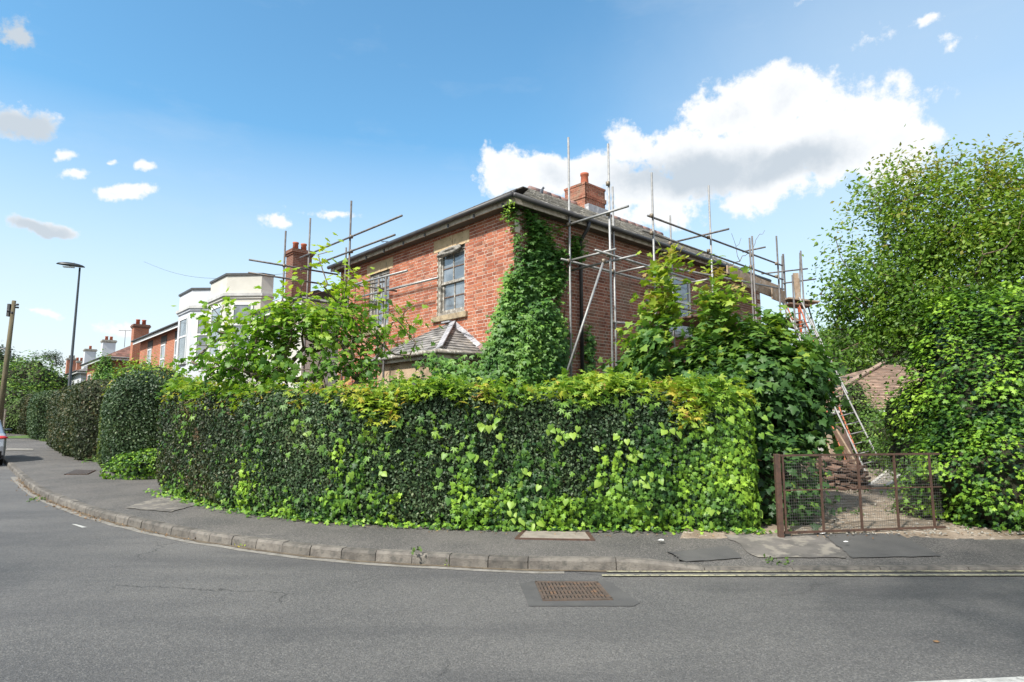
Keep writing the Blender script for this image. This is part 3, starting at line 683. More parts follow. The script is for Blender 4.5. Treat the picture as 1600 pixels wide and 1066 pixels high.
def lerp2(u, v): return gq[3].lerp(gq[2], u).lerp(gq[0].lerp(gq[1], u), v)
for (u0, u1, v0, v1) in ((-.02, 1.02, -.03, .03), (-.02, 1.02, .97, 1.03), (-.02, .015, 0, 1), (.985, 1.02, 0, 1)):
    slab([lerp2(u0, v0), lerp2(u1, v0), lerp2(u1, v1), lerp2(u0, v1)], 0, .017).build('frame', 'iron', gr)
for k in range(17):
    u = .03+k*.0575; slab([lerp2(u, .03), lerp2(u+.034, .03), lerp2(u+.034, .97), lerp2(u, .97)], 0, .015).build('bar', 'iron', gr)
for v in (.25, .5, .75): slab([lerp2(.01, v-.022), lerp2(.99, v-.022), lerp2(.99, v+.022), lerp2(.01, v+.022)], 0, .0135).build('crossbar', 'iron', gr)
q = plate_pts([(100, 741), (137, 741), (150, 735), (118, 734)], .14); fc = thing('grating', 'ribbed metal grating in the pavement beside the far tall hedge', 'grating', tuple(q[0]))
slab(ins(q, 1), .1, .1435).build('plate', 'rust', fc)
for k in range(8):
    u = k/8+.02; a, b = q[0].lerp(q[1], u), q[3].lerp(q[2], u); a2, b2 = q[0].lerp(q[1], u+.06), q[3].lerp(q[2], u+.06); slab([a, a2, b2, b], .1, .15).build('rib', 'steel_dark', fc)
# paper scraps and a leaf
def scrap(name, px, z, r, label, mat='paper', cat='litter'):
    c = gp(px[0], px[1], z); mb = MB(); n = 7; vs = [c+Vector((0, 0, r*.7))]
    for k in range(n): a = 2*math.pi*k/n; rr = r*random.uniform(.6, 1.25); vs.append(c+Vector((rr*math.cos(a)*1.5, rr*math.sin(a), random.uniform(.0, .5)*r)))
    mb.add(vs, [(0, 1+k, 1+(k+1) % n) for k in range(n)]); o = mb.build(name, mat); tag(o, label, cat); return o
scrap('paper_scrap', (1283, 833), .15, .055, 'crumpled white paper lying at the foot of the gate'); scrap('paper_scrap', (1033, 845), .139, .03, 'flattened white scrap on the pavement right of the access cover')
scrap('paper_scrap', (1322, 847), .139, .018, 'tiny pale scrap on the pavement in front of the gate'); scrap('fallen_leaf', (1463, 1003), .004, .016, 'single tan leaf lying on the open road at right', 'deadleaf', 'leaf'); scrap('orange_wrapper', (1437, 826), .15, .03, 'orange scrap on the ground beside the right end of the gate', 'orange')

# ================================================================== THE BRICK HOUSE
house = thing('brick_house', 'derelict red brick house with slate roof, boarded in scaffolding, on the street corner', 'house', tuple(HF(0, 0, .1)))
EZ = 5.84       # underside of the fascia
def face(plane, u0, u1, d0, d1, z0, z1, mb):          # box on a wall: plane 'L' runs along s, 'R' along t; d = distance outwards
    if plane == 'L': mb.st(u0, u1, -d1, -d0, z0, z1)
    else: mb.st(-d1, -d0, u0, u1, z0, z1)
def wall(plane, u0, u1, z0, z1, opens, mat, side, single):
    core = MB(); cols = sorted({u0 if plane == 'L' else .24, u1} | {o[0] for o in opens} | {o[1] for o in opens})
    for a, b in zip(cols, cols[1:]):
        zs = sorted([(o[2], o[3]) for o in opens if o[0] < b-1e-6 and o[1] > a+1e-6]); z = z0
        for (p, q) in zs: face(plane, a, b, -.24, -.004, z, p, core); z = q
        face(plane, a, b, -.24, -.004, z, z1, core)
    w = core.build('wall', 'mortar', house)
    rest = MB(); bricks = []
    nc = int((z1-z0)/.075)
    for k in range(nc):
        z = z0+k*.075; u = u0-(.0 if k % 2 else .169); j = 0 if k % 2 else 1
        while u < u1:
            L = .2115 if j % 2 == 0 else .0985; L += .002; a, b = max(u, u0), min(u+L, u1); u += L+.0115; j += 1
            segs = [(a, b)]
            for o in opens:
                if z+.065 > o[2]+.01 and z < o[3]-.01:
                    segs = [t for (p, q) in segs for t in ((p, min(q, o[0])), (max(p, o[1]), q)) if t[1]-t[0] > .02]
            for (p, q) in segs:
                if q-p > .02: bricks.append((p, q, z))
    def keyf(b):
        c = HF((b[0]+b[1])/2, 0, b[2]) if plane == 'L' else HF(0, (b[0]+b[1])/2, b[2]); d = (c-Vector(CAM)).length
        return -(b[1]-b[0])/d/d if (c.z > 3.9) and side(b) else 0
    bricks.sort(key=keyf)
    for i, (p, q, z) in enumerate(bricks):
        mb = MB() if i < single else rest; mb.rnd = random.random()
        o = random.uniform(-.0015, .003); e = random.uniform(-.0015, .0015); face(plane, p, q, -.02, o, z+.006+e, z+.0695+e, mb)
        if i < single: mb.build('brick', mat, w)
    if rest.v: rest.build('brickwork', mat, w, 'stuff')
    return w
LW = 7.65; RW_ = 11.0
W1 = (1.63, 2.68, 3.88, 5.44); W2 = (4.85, 5.9, 3.88, 5.44)
wall('L', .0, LW, .1, EZ+.15, [W1+(), W2+()], 'brick', lambda b: b[0] < 1.7, 300)
wall('R', .0, RW_, .1, EZ+.15, [(5.6, 6.75, 3.75, 5.35)], 'brick_side', lambda b: 1.9 < b[0] < 4.6, 300)
# room side of the walls: back walls, dark floor so the openings look into a room
MB().st(LW-.24, LW-.005, .24, RW_, .1, EZ).build('inner_wall', 'mortar', house); MB().st(0, LW, RW_-.24, RW_, .1, EZ).build('inner_wall', 'mortar', house)
MB().st(.24, LW-.24, .24, RW_-.24, 2.9, 3.05).build('upper_floor', 'timber_dark', house); MB().st(.24, LW-.24, 3.2, 3.3, 3.05, EZ).build('room_partition', 'mortar', house)
# windows
def sash_window(o, broken):
    s0, s1, z0, z1 = o; w = MB(); D0, D1 = -.14, -.05
    f = MB(); fw = .07
    for a in ((s0, s0+fw, z0, z1), (s1-fw, s1, z0, z1), (s0+fw, s1-fw, z1-fw, z1), (s0+fw, s1-fw, z0, z0+.09)): face('L', a[0], a[1], D0, D1, a[2], a[3], f)
    F_ = f.build('window', 'woodgrey', house)
    zm = (z0+z1)/2; xs = (s0+s1)/2
    sh = MB()
    for zz0, zz1, d in ((zm-.02, z1-fw, -.075), (z0+.09, zm+.03, -.115)):
        for a in ((s0+fw, s0+fw+.05, zz0, zz1), (s1-fw-.05, s1-fw, zz0, zz1), (s0+fw+.05, s1-fw-.05, zz1-.05, zz1), (s0+fw+.05, s1-fw-.05, zz0, zz0+.06)): face('L', a[0], a[1], d-.04, d, a[2], a[3], sh)
    sh.build('sash', 'woodgrey', F_)
    for zz0, zz1, d in ((zm+.04, z1-fw-.05, -.075), (z0+.15, zm-.02, -.115)):
        face('L', xs-.014, xs+.014, d-.032, d-.004, zz0, zz1, b := MB()); b.build('glazing_bar', 'woodgrey', F_)
        zc = (zz0+zz1)/2; face('L', s0+fw+.05, xs-.014, d-.03, d-.006, zc-.012, zc+.012, b := MB()); face('L', xs+.014, s1-fw-.05, d-.03, d-.006, zc-.012, zc+.012, b); b.build('glazing_bar', 'timber_dark', F_)
        for (a, b_) in ((s0+fw+.05, xs-.014), (xs+.014, s1-fw-.05)):
            for (c, e) in ((zz0, zc-.012), (zc+.012, zz1)):
                p = MB(); k = random.uniform(-.004, .004); pts = [HF(a, -d+.022+k, c), HF(b_, -d+.022-k, c), HF(b_, -d+.022-k, e), HF(a, -d+.022+k, e)]; pts2 = [q+UR*.004 for q in pts]
                p.hexa([pts[0], pts[1], pts2[1], pts2[0], pts[3], pts[2], pts2[2], pts2[3]]); p.build('pane', 'glass', F_)
    return F_
win1 = sash_window(W1, 1); win2 = sash_window(W2, 0)
# lintels: flat stone arches with a cut joint, sills
for (s0, s1, z0, z1) in (W1, W2):
    lt = MB(); zc0 = z1; zc1 = EZ-.10; m0 = (s0+s1)/2
    for (a, b) in ((s0-.16, m0-.07), (m0-.065, m0+.065), (m0+.07, s1+.16)):
        face('L', a, b, -.1, .006 if b-a > .2 else .012, zc0, zc1, lt)
    lt.build('lintel', 'stone', house, bevel=.006)
    sl_ = MB(); face('L', s0-.13, s1+.13, -.12, .07, z0-.13, z0, sl_); sl_.build('sill', 'stone_dirty', house, bevel=.01)
# cloth stuffed in the head of the near window
V, F = blob(HF(2.18, -.01, 5.36), (.33, .30, .075), .35, 4, 22, 10); 
V2 = []
for v in V:
    d = Vector(v)-HF(2.18, 0, 5.36); s_, t_ = d.dot(UL), d.dot(UR); V2.append(tuple(HF(2.18+s_*1.5, t_*.28-.02, 5.37+d.z+.10*(-s_))))
np_obj('wadding', V2, F, 'rag', win1, smooth=True)
# missing bricks discolour round the far reveal: darker reveal bricks are part of the wall
# roof -----------------------------------------------------------------
PIT = .59; ZR = EZ+.13; OV = .30
def rz(d): return ZR+d*PIT                 # height of the roof plane d metres inside the eave line
def slope(parent, eL, eR, tL, tR, mat, row=.2, wid=.25, single=0, gapL=0., gapR=0., thick=.008, under='soffit', name='slate', lift=.012):
    eL, eR, tL, tR = map(Vector, (eL, eR, tL, tR)); up = ((tL+tR)/2-(eL+eR)/2); H = up.length; n = (eR-eL).cross(up).normalized()
    if n.z < 0: n = -n
    R = max(1, int(H/row)); rest = MB(); k = 0; allS = []
    for i in range(R):
        f0, f1 = i/R, min(1, (i+1.25)/R); a0, b0, a1, b1 = eL.lerp(tL, f0), eR.lerp(tR, f0), eL.lerp(tL, f1), eR.lerp(tR, f1)
        dr = (b0-a0).normalized(); a0, b0 = a0+dr*gapL, b0-dr*gapR; a1, b1 = a1+dr*gapL, b1-dr*gapR; W0 = (b0-a0).length
        if W0 < .1: continue
        x = -(wid/2 if i % 2 else 0)
        while x < W0:
            p, q = max(0, x)+.003, min(W0, x+wid)-.003; x += wid
            if q-p < .03: continue
            P = a0+dr*p+n*(lift+random.uniform(0, .008)); Q = a0+dr*q+n*(lift+random.uniform(0, .008))
            # upper edge stays inside the upper bounds
            W1_ = dr.dot(b1-a0); W0_ = dr.dot(a1-a0); pu, qu = min(max(p, W0_), W1_), max(min(q, W1_), W0_)
            upv = up*(f1-f0); upn = upv-dr*upv.dot(dr)
            if qu-pu < .01: qu = pu+.01
            U0 = a0+dr*pu+upn; U1 = a0+dr*qu+upn
            j = random.uniform(-.006, .006); P -= upn.normalized()*j; Q -= upn.normalized()*(j+random.uniform(-.004, .004))
            allS.append((P, Q, U1, U0))
    allS.sort(key=lambda s_: ((s_[0]+s_[1])/2-Vector(CAM)).length)
    for i, (P, Q, U1, U0) in enumerate(allS):
        mb = MB() if i < single else rest; mb.rnd = random.random(); t = n*thick; mb.hexa([P-t, Q-t, U1-t, U0-t, P, Q, U1, U0])
        if i < single: mb.build(name, mat, parent)
    if rest.v: rest.build(name+'_courses', mat, parent, 'stuff')
def eave(s, t): return HF(s, t, ZR-.18*0)
ap, apb = HF(3.82, 3.9, rz(4.2)), HF(3.82, RW_+.1, rz(4.2))
E00, EL_, ERb, ELb = HF(-OV, -OV, ZR), HF(LW+.1, -OV, ZR), HF(-OV, RW_+.1, ZR), HF(LW+.1, RW_+.1, ZR)
gap = .20
def cut(a, b, to, d):    # pull an edge away from a hip towards `to`
    return a+(to-a).normalized()*d, b+(to-b).normalized()*d
rb = MB(); n1 = .02
def under(pts, mb=rb): 
    lo = [p-Vector((0, 0, .03)) for p in pts]; up_ = [p-Vector((0, 0, .008)) for p in pts]; n = len(pts)
    mb.add(lo+up_, [tuple(range(n))[::-1], tuple(range(n, 2*n))]+[(i, (i+1) % n, n+(i+1) % n, n+i) for i in range(n)])
ds = (EL_-E00).normalized(); dt = (ERb-E00).normalized()
apF = ap+ds*gap*1.3; apR = ap+dt*gap*1.3
under([E00+ds*gap, EL_, apF]); under([E00+dt*gap, ERb, apb, apR]); under([EL_, ELb, apb, ap+dt*.0])
roof = rb.build('roof', 'soffit', house)
slope(roof, EL_+Vector((0, 0, .0)), E00+ds*gap, apF, apF+ds*-.01, 'slate', .19, .26, 0)
slope(roof, E00+dt*gap, ERb, apR, apb, 'slate_pale', .19, .26, 300)
slope(roof, ELb, EL_, apb, ap, 'slate', .25, .3, 0)
# ridge tiles
mb = MB()
x = 0; L = (apb-apR).length; dr = (apb-apR).normalized()
while x < L:
    if not (4.2*0 < 0): mb.rnd = random.random(); a = apR+dr*x; mb.path([a+Vector((0, 0, -.02)), a+dr*.43+Vector((0, 0, -.02))], [.11, .115], 8)
    x += .44
mb.build('ridge_tiles', 'clay_ridge', roof, 'stuff')
# fascia, soffit, gutters
fb_ = MB(); fb_.st(-OV+.02, LW+.1, -OV+.02, -OV+.045, EZ-.02, EZ+.15); fb_.build('fascia', 'fascia', house)
fb_ = MB(); fb_.st(-OV+.02, -OV+.045, -OV+.045, RW_+.1, EZ-.02, EZ+.15); fb_.build('fascia', 'fascia', house)
fb_ = MB(); fb_.st(-OV+.045, LW+.1, -OV+.045, -.001, EZ+.0, EZ+.02); fb_.st(-OV+.045, -.001, 0, RW_+.1, EZ+.0, EZ+.02); fb_.build('soffit', 'soffit', house)
for (p, q) in ((HF(-OV-.03, -OV-.05, EZ+.11), HF(LW+.1, -OV-.05, EZ+.10)), (HF(-OV-.05, -OV-.03, EZ+.11), HF(-OV-.05, RW_, EZ+.08))):
    MB().tube(p, q, .055, .055, 10).build('gutter', 'gutter', house)
br = MB()
for k in range(9): br.st(k*.93, k*.93+.05, -OV+.0, -OV+.02, EZ-.05, EZ+.04)
br.build('gutter_bracket', 'gutter', house)
# loose cable drooping along the side eaves
# downpipe with swan neck
P = [HF(-OV-.05, 1.97, EZ+.06), HF(-OV-.02, 1.97, EZ-.08), HF(-.10, 1.97, EZ-.32), HF(-.09, 1.97, EZ-.5), HF(-.09, 1.97, .2)]
dp = MB().path(P, [.042]*5, 10).build('downpipe', 'pipe', house)
for z in (5.1, 3.6, 2.1): MB().tube(HF(-.09, 1.97, z), HF(-.09, 1.97, z+.09), .054, .054, 10).build('pipe_socket', 'pipe', dp)
# chimney ----------------------------------------------------------------
cs, ct = 3.82, 6.75; chz = rz(4.2)-.55; ctop = 9.12
chim = MB().st(cs-.43, cs+.43, ct-.50, ct+.50, chz, ctop-.02).build('chimney', 'mortar', house)
def stack_bricks(s0, s1, t0, t1, z0, z1, parent, mat, proud=0, single=True):
    nb = int((z1-z0)/.075); rest = MB(); sg = []
    for k in range(nb):
        z = z0+k*.075; pr = .01+(proud if z > z1-.62 and z < z1-.40 else 0)+(proud*.6 if z > z1-.16 else 0)
        for f_, a, b in (('t0', s0, s1), ('t1', s0, s1), ('s0', t0, t1), ('s1', t0, t1)):
            u = a-(.11 if k % 2 else 0)
            while u < b:
                p, q = max(a, u)-(pr if u <= a else 0), min(b, u+.215)+(pr if u+.225 >= b else 0); u += .225
                if q-p < .03: continue
                if f_ == 't0': bx = (p, q, t0-pr, t0+.05)
                elif f_ == 't1': bx = (p, q, t1-.05, t1+pr)
                elif f_ == 's0': bx = (s0-pr, s0+.05, p+.006, q-.006)
                else: bx = (s1-.05, s1+pr, p+.006, q-.006)
                vis = f_ in ('t0', 's0'); sg.append((vis, bx, z))
    for vis, bx, z in sg:
        mb = MB() if vis and single else rest; mb.rnd = random.random(); mb.st(*bx, z+.005, z+.07)
        if mb is not rest: mb.build('brick', mat, parent)
    if rest.v: rest.build('brickwork', mat, parent, 'stuff')
stack_bricks(cs-.43, cs+.43, ct-.50, ct+.50, chz, ctop, chim, 'brick_side', .035)
MB().hexa([HF(cs-.42, ct-.49, ctop), HF(cs+.42, ct-.49, ctop), HF(cs+.42, ct+.49, ctop), HF(cs-.42, ct+.49, ctop), HF(cs-.22, ct-.26, ctop+.09), HF(cs+.22, ct-.26, ctop+.09), HF(cs+.22, ct+.26, ctop+.09), HF(cs-.22, ct+.26, ctop+.09)]).build('flaunching', 'cement', chim)
MB().lathe(HF(cs, ct, ctop+.05), [(.15, 0), (.14, .05), (.12, .38), (.145, .40), (.145, .47), (.115, .475), (.10, .2)], 16).build('chimney_pot', 'pot', chim)
MB().st(cs-.62, cs-.45, ct-.55, ct+.55, chz+.1, chz+.42).build('lead_flashing', 'lead', chim)
# bay with slate roof below the near window --------------------------------
bs0, bs1, bd = .95, 3.35, 1.12      # wall extents
bw = MB(); bw.st(bs0, bs0+.2, -bd, -.01, .1, 2.8); bw.st(bs1-.2, bs1, -bd, -.01, .1, 2.8); bw.st(bs0+.2, bs1-.2, -bd, -bd+.2, 2.35, 2.8); bw.st(bs0+.2, bs1-.2, -bd, -bd+.2, .1, .75); bw.st(bs0+.2, bs0+.5, -bd, -bd+.2, .75, 2.35); bw.st(bs1-.5, bs1-.2, -bd, -bd+.2, .75, 2.35)
bay = bw.build('bay', 'render_tan', house)
MB().st(bs0+.5, bs1-.5, -bd+.1, -bd+.106, .75, 2.35).build('pane', 'glass', bay)
ez = 2.86; e0, e1, e2, e3 = HF(.8, .0, ez), HF(.8, -1.28, ez), HF(3.5, -1.28, ez), HF(3.5, 0, ez); r0, r1 = HF(2.02, -.02, 3.66), HF(2.33, -.02, 3.66)
mb = MB(); [under(p, mb) for p in ([e1, e2, r1, r0], [e0, e1, r0], [e2, e3, r1])]; br_ = mb.build('bay_roof', 'soffit', house)
slope(br_, e2, e1, r1, r0, 'slate', .13, .22, 170, name='slate'); slope(br_, e1, e0, r0, r0+(e0-r0)*.01, 'slate', .13, .22, 110, name='slate'); slope(br_, e3, e2, r1+(e3-r1)*.01, r1, 'slate', .13, .22, 0)
hl = MB(); hn = Vector((0, 0, .03)); hl.bar(e1.lerp(r0, .05)+hn, r0+hn, .17, .02, UR*-1+Vector((0, 0, 1))); hl.build('hip_flashing', 'lead', br_)
for k in range(5):
    f0, f1 = .02+k*.195, .02+k*.195+.185; a, b = r0.lerp(e0, f0), r0.lerp(e0, f1); m = MB(); m.rnd = random.random(); m.bar(a-UR*.05+hn, b-UR*.05+hn, .16, .022, -UR*.6+Vector((0, 0, 1))); m.build('flashing_tile', 'lead' if k < 4 else 'clay_ridge', br_)
MB().bar(r0-UR*.03+Vector((0, 0, .04)), r1-UR*.03+Vector((0, 0, .04)), .14, .03).build('top_flashing', 'lead', br_)
bf = MB(); bf.st(.84, 3.46, -1.245, -1.215, ez-.14, ez-.03); bf.st(.84, .87, -1.215, -.01, ez-.14, ez-.03); bf.build('bay_fascia', 'fascia', house)
for p, q in ((HF(.80, -1.30, ez-.02), HF(3.52, -1.30, ez-.03)), (HF(.78, -1.30, ez-.02), HF(.78, .0, ez-.02))): MB().tube(p, q, .045, .045, 8).build('bay_gutter', 'woodgrey', house)
bird = thing('pigeon', 'dark pigeon perched on the slate roof near the street corner', 'pigeon', tuple(at(846, 308, 17.2)))
pb = at(846, 306, 17.2)
V, F = blob(pb+Vector((0, 0, .10)), (.085, .15, .085), .02, 1, 14, 10)
V = V-np.array(pb+Vector((0, 0, .1))); c_, s_ = math.cos(.75), math.sin(.75); V = np.stack([V[:, 0]*.5+V[:, 1]*c_*.5, V[:, 1]*.6, V[:, 2]+V[:, 1]*.9], 1)+np.array(pb+Vector((0, 0, .11)))
np_obj('body', V, F, 'bird', bird, smooth=True); hc = pb+Vector((.06, .08, .27)); V, F = blob(hc, (.035, .04, .04), 0, 1, 10, 8); np_obj('head', V, F, 'bird', bird, smooth=True)
MB().tube(hc, hc+Vector((.06, .02, -.005)), .012, .003, 5).build('beak', 'bird', bird); MB().bar(pb+Vector((-.04, -.07, .04)), pb+Vector((-.10, -.14, -.04)), .05, .015).build('tail', 'bird', bird)
lg = MB(); lg.tube(pb+Vector((.01, 0, .06)), pb+Vector((.01, 0, -.02)), .006, None, 5); lg.tube(pb+Vector((-.02, 0, .06)), pb+Vector((-.02, 0, -.02)), .006, None, 5); lg.build('legs', 'bird', bird)

# ================================================================== SCAFFOLDING
def coupler(root, p, r=.045): MB().lathe(Vector(p)-Vector((0, 0, .045)), [(.026, 0), (r, .008), (r, .08), (.026, .088)], 8).build('coupler', 'coupler', root)
TR = .0245
def tube(root, p, q, mat='steel', name='ledger', r=TR): mb = MB(); mb.rnd = random.random(); mb.tube(p, q, r, r, 10); return mb.build(name, mat, root)
def uprights(root, spec, mat='steel'):
    for (x, ytop, s, t, zb) in spec:
        if s is None: top = onT(x, ytop, t)
        else: top = onS(x, ytop, s)
        tube(root, (top.x, top.y, zb), top, mat, 'standard')
so_, si_ = -1.34, -.30
near = thing('scaffold', 'galvanised tube scaffold standing along the ivy-covered side wall of the brick house', 'scaffold', tuple(HF(-1, 1.3, .1)))
uprights(near, [(888, 215, si_, None, .1), (950, 225, so_, None, .1), (957, 292, si_, None, .1), (1018, 270, so_, None, .1), (1047, 337, si_, None, .1), (1107, 290, so_, None, .1)])
uprights(near, [(1171, 372, so_, None, .1), (1175, 369, so_-.05, None, .1), (1213, 369, so_, None, .1), (1223, 397, si_, None, .1)], 'steel_dark')
def S_(x, y, s): return onS(x, y, s)
# ledgers that run along the wall
for (x0, y0, x1, y1, s, m) in [(877, 405, 1050, 449, si_, 'steel'), (930, 391, 1085, 438, so_-.05, 'steel'), (956, 503, 1003, 508, si_, 'steel'), (1012, 337, 1222, 415, so_+.05, 'steel_dark'), (1004, 360, 1223, 437, so_+.05, 'steel_dark'),
                               (1010, 470, 1240, 520, so_+.05, 'steel_dark'), (1060, 421, 1225, 452, so_+.04, 'steel')]:
    tube(near, S_(x0, y0, s), S_(x1, y1, s), m)
def perp(x0, y0, sa, sb, dz=0): a = S_(x0, y0, sa); return a, a+UL*(sb-sa)+Vector((0, 0, dz))
def perp_to(x0, y0, sa, x1):   # tube square to the wall from pixel (x0, y0) on plane sa out to photo column x1
    a = S_(x0, y0, sa); lo, hi = sa-4, sa
    for _ in range(30):
        mid = (lo+hi)/2; p = a+UL*(mid-sa); px = 800+FPX*p.x/(p.y*math.cos(PITCH)+(p.z-CAMH)*math.sin(PITCH))
        if px < x1: hi = mid
        else: lo = mid
    return a, a+UL*(lo-sa)
for (x0, y0, sa, x1, m) in [(889, 351, si_, 982, 'steel'), (892, 407, si_, 962, 'steel'), (900, 421, si_, 995, 'steel'), (965, 426, si_, 1018, 'steel'), (1047, 380, si_, 1139, 'steel_dark'), (1168, 392, so_+.6, 1196, 'steel_dark'), (1060, 445, si_, 1120, 'steel')]:
    a, b = perp_to(x0, y0, sa, x1); tube(near, a-UL*-.15, b, m, 'transom')
tube(near, S_(943, 408, so_-.06), S_(886, 582, so_-.06), 'steel', 'brace')
for (x, y, s) in [(888, 351, si_), (950, 334, so_), (888, 408, si_), (950, 398, so_), (950, 287, so_), (957, 424, si_), (957, 503, si_), (1018, 337, so_), (1018, 364, so_), (1107, 371, so_), (1107, 392, so_), (1047, 380, si_), (1173, 399, so_), (1173, 417, so_), (1213, 412, so_), (1213, 432, so_), (943, 408, so_-.06), (1018, 415, so_)]: coupler(near, S_(x, y, s))
# platform boards and toe boards
for k in range(5):
    s0 = si_-.05-k*.235; a, b = HF(s0-.1, 4.6, 3.93+random.uniform(0, .01)), HF(s0-.1, 10.4, 3.93); m = MB(); m.rnd = random.random(); m.bar(a, b, .22, .038); m.build('board', 'timber_dark', near)
for (x0, y0, x1, y1, s, h) in [(1136, 421, 1216, 452, si_-.2, .24), (1160, 441, 1216, 463, si_-.5, .22), (1206, 457, 1226, 465, si_-.6, .4)]:
    a, b = S_(x0, y0, s), S_(x1, y1, s); m = MB(); m.rnd = random.random(); m.bar(a, b, .04, h); m.build('toe_board', 'timber', near)
far = thing('scaffold', 'darker scaffold bay with stacked boards beyond the rear end of the brick house', 'scaffold', tuple(HF(-1, 11.6, .1)))
uprights(far, [(1224, 397, si_, None, .1), (1251, 392, so_, None, .1), (1238, 430, so_-.4, None, .1)], 'steel_dark')
def P_(x, y, Y=20.): return at(x, y, Y)
for a, b in [((1190, 428), (1262, 420)), ((1222, 443), (1275, 436)), ((1222, 466), (1278, 474)), ((1222, 400), (1222, 470)), ((1250, 395), (1250, 560)), ((1260, 470), (1300, 600)), ((1300, 581), (1330, 576)), ((1290, 591), (1332, 590))]:
    tube(far, P_(*a), P_(*b), 'steel_dark', 'ledger')
for (a, b, w, h, m) in [((1226, 468), (1274, 474), .6, .05, 'timber'), ((1228, 476), (1262, 480), .6, .05, 'timber_dark'), ((1228, 498), (1252, 508), .7, .06, 'timber'), ((1226, 505), (1252, 513), .6, .06, 'timber_dark'), ((1243, 427), (1247, 466), .18, .05, 'timber')]:
    mm = MB(); mm.bar(P_(*a), P_(*b), w, h, (0, 0, 1) if w > .2 else (0, 1, 0)); mm.build('board', m, far)
for a, b in [((1248, 480), (1256, 565)), ((1240, 505), (1250, 530)), ((1302, 562), (1308, 600))]: mm = MB(); mm.bar(P_(*a, 19.6), P_(*b, 19.6), .07, .05); mm.build('orange_pole', 'orange', far)
# scaffold on the street side
to_ = -1.2
left = thing('scaffold', 'short street-side scaffold of grey tubes rising out of the fig tree', 'scaffold', tuple(HF(6.5, -1.2, .1)))
uprights(left, [(549, 314, None, to_, .1), (485, 341, None, to_, .1), (592, 430, None, to_+.1, .1), (603, 433, None, to_-.1, .1), (541, 387, None, -.35, .1)], 'steel_dark')
def T_(x, y, t=to_): return onT(x, y, t)
for (x0, y0, x1, y1, t, m) in [(469, 403, 628, 337, to_-.05, 'steel_dark'), (470, 422, 617, 367, to_-.05, 'steel_dark'), (553, 445, 636, 423, to_-.05, 'steel'), (566, 463, 685, 434, to_+.15, 'steel'), (540, 450, 600, 440, -.3, 'steel_dark')]: tube(left, T_(x0, y0, t), T_(x1, y1, t), m)
b1 = T_(485, 422); b2 = T_(485, 441)
def perpT(a, x1, sign):
    lo, hi = 0, 9
    for _ in range(30):
        mid = (lo+hi)/2; p = a+UR*mid*sign; px = 800+FPX*p.x/(p.y*math.cos(PITCH)+(p.z-CAMH)*math.sin(PITCH))
        if (px < x1) == (sign > 0): lo = mid
        else: hi = mid
    return a+UR*lo*sign
for b, xa, xb in ((b1, 389, 528), (b2, 388, 515)): tube(left, perpT(b, xa, -1), perpT(b, xb, 1), 'steel_dark', 'transom')
e = perpT(b1, 444, -1); d = ray(443, 361); k = e.y/d.y; tube(left, (e.x, e.y, .1), (e.x, e.y, CAMH+d.z*k), 'steel_dark', 'standard')
for (x0, y0, x1, y1) in [(561, 446, 620, 455), (500, 470, 560, 478), (440, 482, 500, 490)]: tube(left, T_(x0, y0), T_(x1, y1, to_+.9), 'steel_dark', 'transom')
for (x, y) in [(549, 370), (549, 393), (485, 397), (485, 417), (603, 433), (592, 448), (592, 457)]: coupler(left, T_(x, y))
coupler(left, (e.x, e.y, e.z))

# ================================================================== THE HOUSES ALONG THE STREET
def flat_window(parent, fn, w, h, z, name='window', inset_=.08, bars=1):
    """fn(u, d, z) -> point; u along the wall centred on the opening, d outwards"""
    def bx(u0, u1, d0, d1, z0, z1, mb): mb.hexa([fn(u0, d0, z0), fn(u1, d0, z0), fn(u1, d1, z0), fn(u0, d1, z0), fn(u0, d0, z1), fn(u1, d0, z1), fn(u1, d1, z1), fn(u0, d1, z1)])
    f = MB(); fw = .07
    for a in ((-w/2, -w/2+fw, z, z+h), (w/2-fw, w/2, z, z+h), (-w/2+fw, w/2-fw, z, z+fw), (-w/2+fw, w/2-fw, z+h-fw, z+h), (-w/2+fw, w/2-fw, z+h*.56, z+h*.56+.06)): bx(a[0], a[1], -.02, .035, a[2], a[3], f)
    F_ = f.build(name, 'upvc', parent)
    m = MB(); bx(-w/2-.06, w/2+.06, -.02, .09, z-.08, z-.002, m); m.build('sill', 'cornice', F_)
    for a, b in ((z+fw, z+h*.56), (z+h*.56+.06, z+h-fw)): m = MB(); bx(-w/2+fw, w/2-fw, -.005, .008, a, b, m); m.build('pane', 'glass', F_)
    return F_
def rect_shell(mb, s0, s1, t0, t1, z0, z1): mb.st(s0, s1, t0, t1, z0, z1)
def poly_prism(pts, z0, z1, mb):
    n = len(pts); lo = [HF(s, t, z0) for s, t in pts]; hi = [HF(s, t, z1) for s, t in pts]; mb.add(lo+hi, [tuple(range(n))[::-1], tuple(range(n, 2*n))]+[(i, (i+1) % n, n+(i+1) % n, n+i) for i in range(n)])
